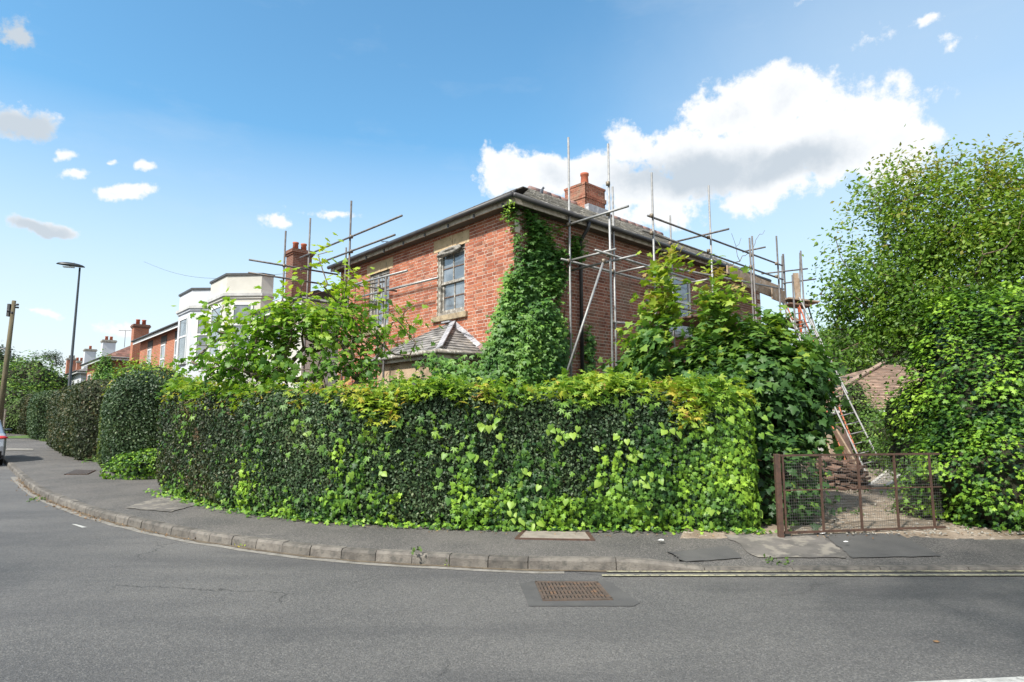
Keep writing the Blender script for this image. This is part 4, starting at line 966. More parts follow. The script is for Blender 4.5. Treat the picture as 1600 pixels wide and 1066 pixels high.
def bay_tower(parent, s0, t0, mat, trim, zt=6.3, w=1.77, c=.85):
    base = t0+c
    pts = [(s0-c, base), (s0, t0), (s0+w, t0), (s0+w+c, base), (s0+w+c, base+.4), (s0-c, base+.4)]
    m = MB(); poly_prism(pts, .1, zt, m); b = m.build('bay_front', mat, parent)
    def ex(d): return [(s0-c-d, base), (s0-d*.45, t0-d), (s0+w+d*.45, t0-d), (s0+w+c+d, base), (s0+w+c+d, base+.42), (s0-c-d, base+.42)]
    for (d, za, zb, mm) in ((.10, zt-.72, zt-.62, 'cornice'), (.05, zt-.80, zt-.721, mat), (.05, zt+.0, zt+.07, trim)):
        m = MB(); poly_prism(ex(d), za, zb, m); m.build('cornice' if za < zt-.1 else 'coping', mm, b)
    # windows: right cant, front
    o = HF(s0, t0); q = HF(s0-c, base); dr = (q-o).normalized(); n = Vector((dr.y, -dr.x, 0)); mid = (o+q)/2
    flat_window(b, lambda u, d, z: mid+dr*u+n*d+Vector((0, 0, z)), .72, 1.75, 3.6)
    mid2 = HF(s0+w/2, t0); flat_window(b, lambda u, d, z: mid2+UL*u-UR*d+Vector((0, 0, z)), 1.15, 1.75, 3.6); 
    flat_window(b, lambda u, d, z: mid+dr*u+n*d+Vector((0, 0, z)), .72, 1.6, .9); flat_window(b, lambda u, d, z: mid2+UL*u-UR*d+Vector((0, 0, z)), 1.15, 1.6, .9)
    return b
def chimney(parent, s, t, z0, z1, w, d, mat, pots=2, cap='cement', potmat='pot', bulge=True):
    m = MB(); m.st(s-w/2, s+w/2, t-d/2, t+d/2, z0, z1-.25); ch = m.build('chimney', mat, parent)
    for k, (a, b) in enumerate(((z1-.25, z1-.17), (z1-.17, z1-.08), (z1-.08, z1))): e = (.04, .09, .05)[k]; m = MB(); m.st(s-w/2-e, s+w/2+e, t-d/2-e, t+d/2+e, a, b); m.build('corbel', cap, ch)
    for k in range(pots):
        p = HF(s+(k-(pots-1)/2)*.34*0, t+(k-(pots-1)/2)*.36, z1); MB().lathe(p, [(.13, 0), (.11, .28), (.13, .3), (.13, .36), (.09, .36)], 12).build('chimney_pot', potmat, ch)
    return ch
def pitched(parent, s0, s1, t0, t1, ze, h, mat, hip0=0., hip1=0., ov=.3):
    tm = (t0+t1)/2; A, B, Cc, D = HF(s0-ov, t0-ov, ze), HF(s1+ov, t0-ov, ze), HF(s1+ov, t1+ov, ze), HF(s0-ov, t1+ov, ze); R0, R1 = HF(s0-ov+hip0, tm, ze+h), HF(s1+ov-hip1, tm, ze+h)
    m = MB(); under([A, B, R1, R0], m); under([Cc, D, R0, R1], m)
    under([D, A, R0], m); under([B, Cc, R1], m); r = m.build('roof', 'soffit', parent)
    slope(r, B, A, R1, R0, mat, .30, .33, 0, name='tile', thick=.02); slope(r, D, Cc, R0, R1, mat, .4, .5, 0, name='tile', thick=.02)
    if hip0 > 0: slope(r, A, D, R0, R0+(D-R0)*.005, mat, .30, .33, 0, name='tile', thick=.02)
    if hip1 > 0: slope(r, Cc, B, R1, R1+(B-R1)*.005, mat, .4, .5, 0, name='tile', thick=.02)
    m = MB(); 
    for p, q in ((A, B),): m.bar(p+Vector((0, 0, -.1)), q+Vector((0, 0, -.1)), .03, .16)
    m.bar(D+Vector((0, 0, -.1)), A+Vector((0, 0, -.1)), .03, .16); m.build('fascia_board', 'upvc', parent)
    m = MB(); m.tube(A-UR*.06, B-UR*.06, .055, None, 8); m.tube(A-UL*.06, D-UL*.06, .055, None, 8); m.build('gutter', 'gutter', parent); return r
def aerial(parent, p, h=1.2):
    m = MB(); p = Vector(p); m.tube(p, p+Vector((0, 0, h)), .018, None, 5); q = p+Vector((0, 0, h-.05)); m.tube(q-Vector((.55, 0, -.05)), q+Vector((.45, 0, 0)), .012, None, 5)
    for k in range(7): c = q+Vector((-.5+.15*k, 0, .02)); m.tube(c-Vector((0, .16, .05)), c+Vector((0, .16, .05)), .007, None, 4)
    m.build('aerial', 'cable', parent)
def chim_at(parent, x, ytop, wpx, t, zb, mat, **k):
    p = onT(x, ytop, t); s_, _ = st(p); w = wpx/FPX*p.y/1.35; return chimney(parent, s_, t, zb, p.z, w, w*1.15, mat, **k)
flat_window(house, lambda u, d, z: HF(.06-d*-1*-1, 6.175+u, z), 1.15, 1.6, 3.75)
# cream semi and its white twin
cream = thing('cream_house', 'cream rendered house with two-storey canted bay, next beyond the brick house', 'house', tuple(HF(11, 0, .1)))
m = MB(); m.st(8.1, 15.2, -.9, 6.5, .1, 4.95); wl = m.build('wall', 'cream', cream)
pitched(cream, 8.1, 15.2, -.9, 6.0, 4.95, 1.6, 'tile_brown', 0, 0, .15)
bay_tower(cream, 12.46, -1.75, 'cream', 'gutter', 6.3)
chim_at(cream, 468, 393, 36, 2.2, 5.3, 'brick_far_dark', pots=2, cap='brick_far_dark')
flat_window(cream, lambda u, d, z: HF(9.9+u, -.9-d, z), 1.0, 1.5, 3.7); flat_window(cream, lambda u, d, z: HF(9.9+u, -.9-d, z), 1.0, 1.6, 1.0)
aerial(cream, HF(8.6, 2.5, 6.7), .8)
white = thing('white_house', 'white painted house with flat-topped bay tower, left of the cream house', 'house', tuple(HF(17, 0, .1)))
m = MB(); m.st(15.21, 19.4, -.9, 6.5, .1, 5.5); m.build('wall', 'white', white); pitched(white, 15.21, 19.4, -.6, 6.0, 5.5, 1.35, 'tile_brown', 0, 0, .1)
bay_tower(white, 16.0, -1.9, 'white', 'gutter', 6.33)
MB().tube(HF(19.2, -.96, .2), HF(19.2, -.96, 5.4), .045, None, 8).build('downpipe', 'upvc', white); MB().tube(HF(15.1, -.98, .2), HF(15.1, -.98, 5.0), .045, None, 8).build('downpipe', 'upvc', cream)
rh = thing('red_brick_house', 'red brick house with dark window heads, between the white house and the tiled one', 'house', tuple(HF(24, 0, .1)))
m = MB(); m.st(19.8, 29.2, -1.0, 6.5, .1, 5.6); m.build('wall', 'brick_far', rh); pitched(rh, 19.8, 29.2, -1.0, 6.5, 5.6, 1.2, 'slate', 0, 0, .3)
for s_c in (21.4, 24.0, 26.8):
    flat_window(rh, lambda u, d, z, s_c=s_c: HF(s_c+u, -1.0-d, z), .85, 1.7, 3.3); m = MB(); m.st(s_c-.55, s_c+.55, -1.02, -.95, 5.0, 5.42); m.build('lintel', 'lintel_dark', rh)
    flat_window(rh, lambda u, d, z, s_c=s_c: HF(s_c+u, -1.0-d, z), .85, 1.7, .7)
chim_at(rh, 220, 508, 24, .6, 5.2, 'brick_far', pots=2, cap='brick_far_dark')
th = thing('tiled_house', 'brick house with brown tiled hipped roof and white windows behind the tall hedges', 'house', tuple(HF(45, 0, .1)))
m = MB(); m.st(40.0, 49, -.8, 7, .1, 5.5); m.build('wall', 'brick_far', th); pitched(th, 40.0, 49, -.8, 7, 5.5, 2.4, 'tile_brown', 4, 3.5, .35)
m = MB(); m.st(36.5, 39.9, .2, 4, .1, 3.0); m.build('side_extension', 'white', th); pitched(th, 36.5, 39.9, .2, 4, 3.6, 1.1, 'tile_brown', 1.4, 0, .3)
for s_c in (41.3, 44.6, 47.6): flat_window(th, lambda u, d, z, s_c=s_c: HF(s_c+u, -.8-d, z), 1.5, 1.7, 3.0)
flat_window(th, lambda u, d, z: HF(40-d, .8+u, z), 1.0, 1.6, 3.2)
chim_at(th, 170, 532, 20, 1.6, 6.0, 'white', pots=2); aerial(th, onT(196, 520, 1.5)-Vector((0, 0, 1.2)), 1.4)
wh = thing('white_gabled_house', 'white rendered house under a low slate roof, third roof along the far street', 'house', tuple(HF(56, 0, .1)))
m = MB(); m.st(52, 59, -.8, 7, .1, 5.2); m.build('wall', 'white', wh); pitched(wh, 52, 59, -.8, 7, 5.2, 2.0, 'slate', 3, 3, .35)
for s_c in (53.3, 56.0): flat_window(wh, lambda u, d, z, s_c=s_c: HF(s_c+u, -.8-d, z), .9, 1.6, 3.0)
chim_at(wh, 141, 546, 17, 1.6, 6.0, 'white', pots=1)
wh2 = thing('white_terrace', 'farthest white walled house of the row, with brick chimney stacks', 'house', tuple(HF(68, 0, .1)))
m = MB(); m.st(62, 76, -.8, 7, .1, 5.0); m.build('wall', 'white', wh2); pitched(wh2, 62, 76, -.8, 7, 5.0, 1.6, 'slate', 2, 2, .35)
for s_c in (63.5, 67, 71): flat_window(wh2, lambda u, d, z, s_c=s_c: HF(s_c+u, -.8-d, z), .9, 1.5, 2.9)
chim_at(wh2, 112, 560, 14, 1.6, 5.6, 'brick_far', pots=2, potmat='cement'); chim_at(wh2, 124, 564, 7, 1.6, 5.6, 'brick_far', pots=2)
fh_ = thing('far_roof_house', 'distant low grey roofed house at the end of the street', 'house', tuple(HF(86, 0, .1)))
m = MB(); m.st(80, 92, -1, 7, .1, 4.6); m.build('wall', 'white', fh_); pitched(fh_, 80, 92, -1, 7, 4.6, 2.0, 'slate', 3, 3, .35)
# lamp posts, telegraph pole, wire
def lamp_post(x, y, base, h, label, scale=1.):
    r = thing('street_lamp', label, 'street lamp', base, 'street lamps'); b = Vector(base)
    MB().path([b, b+Vector((0, 0, 1.5)), b+Vector((0, 0, 1.51)), b+Vector((0, 0, h))], [.10, .10, .075, .045], 12).build('column', 'lamp_black', r)
    MB().lathe(b+Vector((0, 0, 1.62)), [(.085, 0), (.085, .1)], 12).build('white_band', 'upvc', r); t = b+Vector((0, 0, h))
    dr = Vector((-.93, -.3, 0)).normalized(); V, F = blob((0, 0, 0), (.66, .20, .17), 0, 0, 18, 10); V[:, 2] = np.where(V[:, 2] < 0, V[:, 2]*.5, V[:, 2])
    W_ = [tuple(t+dr*(.42+v[0])+Vector((-dr.y, dr.x, 0))*v[1]+Vector((0, 0, .03+v[2]+.16*v[0]*0.5+.05))) for v in V]; hd = np_obj('lantern', W_, F, 'lamp_black', r, smooth=True)
    m = MB(); c = t+dr*.5+Vector((0, 0, .0)); m.bar(c-dr*.25, c+dr*.25, .2, .05); m.build('lens', 'lens', hd); MB().lathe(t+dr*.3+Vector((0, 0, .17)), [(.035, 0), (.04, .08), (.03, .1)], 8).build('photocell', 'lens', hd)
    return r
lamp_post(0, 0, (-22.85, 31.1, .12), 9.2, 'tall black street lamp rising behind the second tall hedge')
b = at(12, 600, 60); lamp_post(0, 0, (b.x, b.y, .12), 7.9, 'more distant black street lamp at the left edge beside the wooden pole')
tp = thing('telegraph_pole', 'wooden telegraph pole at the left edge beyond the parked car', 'telegraph pole', (-27.9, 33, .12))
top = at(22, 470, 33); MB().path([(-27.9, 33, .1), tuple(top)], [.15, .10], 10).build('pole', 'pole_wood', tp)
for k in range(5): a = k*1.3; MB().tube(top+Vector((0, 0, -.25-.12*k)), top+Vector((.26*math.cos(a), .26*math.sin(a), -.22-.12*k)), .05, .06, 6).build('insulator', 'cable', tp)
MB().bar(top+Vector((-.16, -.05, -.9)), top+Vector((-.16, -.05, -.2)), .2, .14).build('junction_box', 'cable', tp)
wr = MB(); a = HF(9.5, -.85, 6.0); b = at(225, 409, 33); P = [a.lerp(b, k/14)-Vector((0, 0, .5*math.sin(math.pi*k/14))) for k in range(15)]; wr.path(P, [.006]*15, 5); o = wr.build('overhead_wire', 'cable'); tag(o, 'thin overhead wire sloping down to the cream house roof', 'wire')
# parked car at the left edge
def car():
    base = Vector((-15.95, 19.2, 0)); fwd = UL.copy(); rt = Vector((fwd.y, -fwd.x, 0))
    org = base-rt*(-.02)+fwd*.0     # rear right ground corner
    def p(f, r, z): return org+fwd*f-rt*(.0+r)+Vector((0, 0, z))          # r measured inwards from the right side
    c = thing('parked_car', 'silver hatchback parked at the kerb, only its rear corner in view', 'car', tuple(p(2, .9, 0)))
    prof = [(.0, .35), (-.02, .62), (.03, .95), (.10, 1.02), (.28, 1.42), (.62, 1.50), (1.5, 1.53), (2.3, 1.48), (3.05, 1.05), (3.9, .90), (4.1, .62), (4.08, .3), (3.6, .2), (.35, .2)]
    n = len(prof); V = []; 
    for (r, k) in ((.10, 1), (.0, 2), (0, 3), (.10, 4)): pass
    secs = [0.0, .05, .85, 1.65, 1.70]
    for r in secs:
        for (f, z) in prof:
            tum = max(0, z-.95)*.36; edge = .06 if r in (0., 1.7) else 0; rr = r+tum*(1-r/.85)+0; ff = f+(edge if f < 2 else -edge)*1.0; V.append(p(ff, rr, z if r not in (0., 1.7) else z-.02*(z > 1)))
    F = []
    for i in range(len(secs)-1):
        for k in range(n): F.append((i*n+k, i*n+(k+1) % n, (i+1)*n+(k+1) % n, (i+1)*n+k))
    F += [tuple(range(n))[::-1], tuple((len(secs)-1)*n+k for k in range(n))]
    body = MB().add(V, F).build('body', 'car_silver', c, bevel=.03)
    def q(f, r, z, d=.006): tum = max(0, z-.95)*.36; return p(f, tum-d, z)
    w = MB(); w.quad(q(.55, 0, 1.03), q(2.85, 0, 1.03), q(2.25, 0, 1.42), q(.62, 0, 1.42)); w.build('side_window', 'car_glass', c)
    w = MB(); w.quad(p(.085, .25, 1.06), p(.085, 1.45, 1.06), p(.255, 1.35, 1.40), p(.255, .35, 1.40)); w.build('rear_window', 'car_glass', c)
    for r0 in (.0, 1.45):
        V_, F__ = blob((0, 0, 0), (1, 1, 1), 0, 0, 14, 10); k = [(tuple(p(.10+v[0]*.16, r0+.125+v[1]*.17, .86+v[2]*.10))) for v in V_]; np_obj('tail_light', k, F__, 'car_red', c, smooth=True)
    m = MB(); m.hexa([p(-.03, .1, .25), p(-.03, 1.6, .25), p(.4, 1.65, .25), p(.4, .05, .25), p(-.05, .1, .48), p(-.05, 1.6, .48), p(.4, 1.68, .48), p(.4, .02, .48)]); m.build('bumper', 'rubber', c, bevel=.02)
    for f, r in ((.85, .11), (.85, 1.59), (3.3, .11), (3.3, 1.59)):
        a, b2 = p(f, r-.1, .31), p(f, r+.1, .31); wobj = MB().tube(a, b2, .31, .31, 24).build('wheel', 'rubber', c); MB().tube(p(f, r-.106, .31), p(f, r+.106, .31), .2, .2, 16).build('rim', 'alu', wobj)
    V_, F__ = blob((0, 0, 0), (1, 1, 1), 0, 0, 12, 8)
    for r, nm in ((-.14, 1), (1.84, 1)): np_obj('mirror', [tuple(p(2.55+v[0]*.09, r+v[1]*.13, 1.05+v[2]*.085)) for v in V_], F__, 'lamp_black', c, smooth=True)
    m = MB(); m.quad(p(-.028, .6, .72), p(-.028, 1.1, .72), p(-.01, 1.1, .84), p(-.01, .6, .84)); m.build('number_plate', 'paint_yellow', c)
car()
# fence at the far left
fp = thing('picket_fence', 'pale wooden fence standing between the telegraph pole and the dark hedges', 'fence', tuple(at(2, 665, 40)))
for k in range(16): a = at(-30+k*2.4, 668, 42); m = MB(); m.rnd = random.random(); m.bar((a.x, a.y, .1), (a.x, a.y, 2.0), .10, .03); m.build('paling', 'woodgrey', fp)
m = MB(); a, b = at(-30, 660, 42.2), at(10, 660, 42.2)
for z in (.6, 1.5): m.bar((a.x, a.y, z), (b.x, b.y, z), .05, .08)
m.build('rail', 'woodgrey', fp)

# ================================================================== GATE, YARD
GL, GR_ = Vector((3.27, 7.55, 0)), Vector((5.55, 7.94, 0)); GD = (GR_-GL).normalized(); GN = Vector((-GD.y, GD.x, 0))
gate = thing('metal_gate', 'low rusty brown metal gate with wire mesh infill across the driveway', 'gate', tuple(GL+Vector((0, 0, .15))))
def gpt(u, z, d=0): return GL+GD*u+GN*d+Vector((0, 0, z))
L_ = (GR_-GL).length
MB().bar(gpt(-.0, .10), gpt(-.0, 1.12), .062, .062).build('post', 'rust', gate, bevel=.004)
for z, h in ((1.10, .035), (.175, .035)): MB().bar(gpt(.05, z), gpt(L_, z), .022, h*.72).build('rail', 'rust', gate)
MB().bar(gpt(.05, .68, -.004), gpt(L_, .68, -.004), .010, .014).build('mid_rail', 'rust', gate)
for x in (.075, .585, 1.12, 1.64, 2.16): MB().bar(gpt(x, .19), gpt(x, 1.085), .022, .022, GN).build('upright', 'rust', gate)
mm = MB(); u = .09
while u < L_: mm.bar(gpt(u, .19, .02), gpt(u, 1.09, .02), .0017, .0017); u += .031
mm.build('wire_upright', 'steel_dark', gate, 'stuff')
z = .21
while z < 1.08: mm = MB(); mm.bar(gpt(.09, z, .016+random.uniform(-.002, .002)), gpt(L_, z+random.uniform(-.004, .004), .016), .0026, .0026); mm.build('mesh_wire', 'steel_dark', gate); z += .036
# ladder against the rear scaffold
lt_, lb = at(1250, 498, 17.4), Vector((9.02, 15.2, .16))
lad = thing('ladder', 'long aluminium ladder leaning up to the rear scaffold platform', 'ladder', tuple(lb)); dl = (lt_-lb); Ln = dl.length; dl.normalize(); sx = dl.cross(Vector((.25, 1, .1))).normalized()
for k in (-.2, .2): MB().bar(lb+sx*k, lt_+sx*k, .05, .035, sx).build('stile', 'alu', lad)
for k in (-.24, .24): MB().bar(lb+sx*k+dl*2.2+Vector((-.03, -.05, 0)), lt_+sx*k+dl*.7+Vector((-.03, -.05, 0)), .05, .03, sx).build('extension_stile', 'alu', lad)
k = .3
while k < Ln: MB().tube(lb+dl*k-sx*.2, lb+dl*k+sx*.2, .017, None, 6).build('rung', 'alu', lad); k += .27
ob, ot = at(1306, 652, 16.8), at(1240, 480, 18.6); ol = thing('ladder', 'orange ladder leaning just left of the aluminium one, half hidden by leaves', 'ladder', tuple(ob))
d2 = (ot-ob).normalized(); ob = ob-d2*((ob.z-.16)/d2.z); sx = d2.cross(Vector((.25, 1, .1))).normalized(); Ln = (ot-ob).length
for k in (-.17, .17): MB().bar(ob+sx*k, ot+sx*k, .05, .03, sx).build('stile', 'orange', ol)
k = .3
while k < Ln: MB().tube(ob+d2*k-sx*.2, ob+d2*k+sx*.2, .017, None, 6).build('rung', 'alu', ol); k += .27
# boards propped up
bds = [((1352, 757), (1308, 674), 12.6, 13.4, .26, 'timber_dark', 'long brown board leaning beside the ladder foot', 'timber'), ((1302, 715), (1292, 668), 13.6, 13.9, .16, 'timber', 'pale narrow board standing upright against the sycamore', 'timber'), ((1286, 728), (1281, 690), 13.3, 13.7, .14, 'offwhite', 'whitish painted plank half behind sycamore leaves', 'timber'), ((1338, 745), (1313, 668), 13.5, 14.2, .3, 'timber_dark', 'wide dark board leaning behind the long brown board', 'timber')]
for (a, b, Ya, Yb, w, m, lab, cat) in bds:
    o = MB().bar(at(*a, Ya), at(*b, Yb), w, .03, (.4, -1, 0)).build('leaning_board', m); tag(o, lab, 'board')
A, B = at(1355, 757, 12.55), at(1306, 673, 13.35); o = MB().bar(A, B, .035, .10, (0, -1, 0)).build('leaning_board', 'timber'); tag(o, 'narrow pale plank along the front edge of the long brown board', 'board')
# heap of old brown boards and rubble: stacked rows
hp = thing('rubble_stack', 'waist-high stack of broken dark brown tiles and timber behind the gate', 'rubble stack', tuple(at(1310, 765, 13)))
for r in range(10):
    for c_ in range(9):
        p0 = gp(1272, 768, .15)+Vector((.16+c_*.125+random.uniform(-.03, .03), .35+random.uniform(-.12, .12)+r*.02, .05+r*.058))
        if (r > 6 and c_ in (0, 7, 8)) or (r > 8 and random.random() < .5): continue
        m = MB(); m.rnd = random.random(); a = random.uniform(-.9, .9); m.bar(p0, p0+Vector((.15*math.cos(a), .15*math.sin(a), random.uniform(-.05, .05))), random.uniform(.12, .34), random.uniform(.03, .055), (random.uniform(-.3, .3), random.uniform(-.3, .3), 1)); m.build('tile', 'timber_dark', hp)
pn = thing('slatted_panel', 'white slatted panel lying flat on the driveway', 'slatted panel', tuple(gp(1385, 745, .2)))
q0, q1, q2, q3 = gp(1355, 762, .18), gp(1386, 760, .20), gp(1424, 728, .30), gp(1402, 724, .34)
for a, b in ((q0, q3), (q1, q2), (q0, q1), (q3, q2)): MB().bar(a, b, .06, .045).build('frame_rail', 'offwhite', pn)
for k in range(1, 16): f_ = k/16; m = MB(); m.bar(q0.lerp(q3, f_)+Vector((0, 0, .012)), q1.lerp(q2, f_)+Vector((0, 0, .012)), .075, .012); m.build('slat', 'offwhite', pn)
for (a, b, lab) in (((1409, 757), (1423, 738), 'pale plank propped at the right of the white slatted panel'), ((1424, 762), (1440, 745), 'short grey-white post lying by the ivy behind the gate')):
    o = MB().bar(gp(*a, .18), gp(*b, .28), .09, .06).build('loose_plank', 'offwhite'); tag(o, lab, 'plank')
# low outbuilding with hipped tile roof
gh = thing('outbuilding', 'low outbuilding with weathered brown tile roof behind the yard', 'outbuilding', (11, 20, .1))
e0, e1, r0, r1, e2, e3 = Vector((8.7, 18, 1.72)), Vector((24, 18.6, 1.72)), Vector((13.6, 22, 3.42)), Vector((24, 22.6, 3.42)), Vector((24, 27, 1.72)), Vector((8.7, 26.4, 1.72))
m = MB(); [under(p, m) for p in ([e0, e1, r1, r0], [e3, e0, r0], [e2, e3, r0, r1])]; rr = m.build('roof', 'soffit', gh)
slope(rr, e0, e1, r0, r1, 'tile_weathered', .17, .24, 0, name='tile', thick=.035, lift=.03); slope(rr, e3, e0, r0+(e3-r0)*.01, r0, 'tile_weathered', .13, .2, 0, name='tile', thick=.022)
MB().bar(e0+Vector((0, 0, .06)), r0+Vector((0, 0, .08)), .16, .05).build('hip_ridge', 'tile_weathered', rr)
MB().tube(e0+Vector((0, -.07, -.04)), e1+Vector((0, -.07, -.04)), .055, None, 8).build('gutter', 'upvc', gh)
m = MB(); m.add([(9.1, 18.4, 0), (24, 19, 0), (24, 26.6, 0), (9.1, 26, 0), (9.1, 18.4, 1.7), (24, 19, 1.7), (24, 26.6, 1.7), (9.1, 26, 1.7)], [(0, 1, 5, 4), (1, 2, 6, 5), (2, 3, 7, 6), (3, 0, 4, 7)]); m.build('wall', 'brick_far_dark', gh)
# ================================================================== HEDGES
def u01(n): return rng.random(n)
def nfield(P, s, o=0.): return np.array([nz(p, s, o) for p in P])
def privet(root, V, F, n, mat, size, shape='dia', core='twig', name='foliage', out=(-.05, .05), brn=None, ins_=.07, up=.0):
    np_obj('twig_core', inset(V, F, ins_), F, core, root, smooth=True)
    P, N = sample(V, F, n, camw); r = np.clip(.5+.42*nfield(P, 1.4, 3.)+rng.normal(0, .2, n), 0, 1); P, N, T = onleaf(P, N, .6, out, .2)
    N = norml(N+np.array([0, 0, up])); foliage(root, name, P, N, T, rng.uniform(*size, n), shape, mat, r)
hf = [gp(x, y, .13) for x, y in [(236, 762), (262, 775), (330, 793), (400, 806), (520, 819), (650, 826), (800, 829.5), (1000, 832), (1192, 834)]]
hf = smooth_path(hf, 2); cen = []
for i, p in enumerate(hf):
    d = (hf[min(i+1, len(hf)-1)]-hf[max(i-1, 0)]).normalized(); cen.append(p+Vector((-d.y, d.x, 0))*.50)
hedge = thing('privet_hedge', 'long dark clipped hedge curving round the street corner in front of the brick house', 'hedge', tuple(cen[10]))
V, F = hedge_shape(cen, .95, lambda f: 2.06-.25*min(1, f*2.2), z0=.10, bump=.09, rnd=.34, bs=1.6); F = fixn(V-V.mean(0), F); HV, HFc = V, F
def wleft(c, n): return camw(c, n)*np.clip((-c[:, 0]-3.6)/1.5, .0, 1)
def wright(c, n): return camw(c, n)*np.clip((c[:, 0]+5.2)/1.5, .0, 1)
np_obj('twig_core', inset(V, F, .085), F, 'twig', hedge, smooth=True)
for (w, n, m) in ((wright, 88000, 'privet'), (wleft, 40000, 'privet_brown')):
    P, N = sample(V, F, n, w); r = np.clip(.45+.5*nfield(P, 1.3, 3.)+rng.normal(0, .22, n), 0, 1); P, N, T = onleaf(P, N, .65, (-.06, .05), .2)
    foliage(hedge, 'foliage', P, N, T, rng.uniform(.034, .056, n), 'dia', m, r)
# bare twigs poking out
tw = MB()
P, N = sample(V, F, 260, camw)
for p, n in zip(P, N): a = Vector(p); d = Vector(n)+Vector(rng.normal(0, .6, 3)); tw.tube(a-d*.05, a+d*random.uniform(.05, .13), .003, .0015, 3, False)
tw.build('twigs', 'stem', hedge, 'stuff')
# ivy over the foot and the right end
def ivyw(c, n):
    nn = nfield(c, .9, 11.)+.6*nfield(c, 2.6, 2.); z = c[:, 2]; x = c[:, 0]
    lim = .50+.50*nn+.25*nfield(c, 4.5, 5.)+np.where((x > -3) & (x < 3.4), .15, 0)+np.clip((x-1.0)*.55, 0, 1.6)+np.where(x < -4.6, -.12, 0)
    k = np.clip((lim-z)/.55+.35, 0.05, 1)*np.clip(.55+nn, .12, 1); k = np.where((x > 2.75), np.maximum(k, .75), k); return camw(c, n)*k*np.where(c[:, 2] > 2.2, .4, 1)
ivy = thing('ivy', 'bright green ivy climbing over the foot and right end of the dark hedge', 'ivy', (0, 7.7, .12))
P, N = sample(V, F, 15000, ivyw); nn = nfield(P, 1.9, 7.); r = np.clip(.47+.75*nn+rng.normal(0, .17, len(P))+.10*(P[:, 0] > 2.4)-.16*(P[:, 2] > 1.2)*(P[:, 0] < 2.4), 0, 1)
P, Nl, T = onleaf(P, N, .42, (.0, .10), .9); P[:, 2] = np.maximum(P[:, 2], .15); S_l = np.clip(rng.normal(.062, .016, len(P)), .03, .1)
foliage(ivy, 'foliage', P, Nl, T, S_l, 'ivy', 'ivy', r, 220)
P, N = sample(V, F, 7000, lambda c, n: ivyw(c, n)); P, Nl, T = onleaf(P, N, .5, (.0, .05), .8); P[:, 2] = np.maximum(P[:, 2], .15)
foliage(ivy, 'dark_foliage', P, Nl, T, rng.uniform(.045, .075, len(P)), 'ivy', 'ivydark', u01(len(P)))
# ivy runners creeping on the pavement edge
n = 700; ii = rng.integers(4, len(hf)-1, n); P = np.array([tuple(hf[i]+Vector((rng.normal(0, .15), -abs(rng.normal(0, .055)), 0))) for i in ii]); P[:, 2] = .15+rng.random(n)*.06
foliage(ivy, 'runners', P, norml(rng.normal(0, .4, (n, 3))+np.array([0, -.5, .8])), rng.normal(0, .6, (n, 3))+np.array([0, -.6, 0]), rng.uniform(.04, .07, n), 'ivy', 'ivy', rng.random(n))
# bindweed
def fpt(x, y):                      # nearest hedge face point for a pixel, by marching the ray
    d = ray(x, y); best = None
    C_ = (HV[HFc[:, 0]]+HV[HFc[:, 1]]+HV[HFc[:, 2]])/3; q = C_-CAM; t = (q@np.array(d))/d.dot(d); e = np.linalg.norm(q-t[:, None]*np.array(d), axis=1)+.03*t
    i = int(np.argmin(e)); return CAM+np.array(d)*t[i]
bw = thing('bindweed', 'pale green heart-leaved bindweed trailing down the front of the hedge', 'bindweed', (.3, 7.6, .12))
cl = [(750, 665, 6, 22), (770, 660, 3, 16), (865, 665, 6, 20), (872, 690, 7, 18), (900, 680, 5, 22), (742, 712, 4, 16), (775, 732, 5, 20), (812, 738, 3, 10), (840, 760, 3, 10), (820, 775, 12, 26), (840, 780, 10, 22), (880, 768, 7, 16), (805, 805, 7, 20), (830, 812, 5, 14), (752, 776, 3, 10), (785, 820, 5, 18), (808, 822, 4, 12),
      (975, 690, 8, 26), (980, 705, 6, 20), (1000, 742, 4, 18), (1010, 738, 5, 20), (1040, 668, 6, 26), (1078, 640, 5, 24), (1120, 650, 5, 24), (1160, 640, 6, 26), (1150, 690, 5, 20), (1185, 665, 6, 24), (1130, 735, 4, 16), (1000, 770, 4, 20), (1060, 780, 4, 20), (925, 720, 5, 26), (950, 745, 4, 18), (693, 735, 8, 30), (700, 760, 5, 22), (480, 680, 4, 14), (470, 660, 3, 10), (1105, 790, 5, 20), (1170, 790, 6, 22), (890, 820, 4, 16), (600, 740, 3, 16), (560, 740, 2, 12)]
P = []; R = []
for (x, y, k, sp_) in cl:
    for _ in range(k):
        P.append(fpt(x+random.gauss(0, sp_*.5), y+random.gauss(0, sp_*.45))); R.append(min(1, max(0, random.gauss(.12 if 680 < x < 705 else .72, .2))))
P = np.array(P)+rng.normal(0, .012, (len(P), 3)); N = norml(np.array([0, -1, .45])+rng.normal(0, .3, (len(P), 3))); P = P+np.array([0, -.09, 0])
foliage(bw, 'foliage', P, N, rng.normal(0, .35, (len(P), 3))+np.array([0, -.1, -1]), rng.uniform(.065, .115, len(P)), 'heart', 'bind', R, 300)
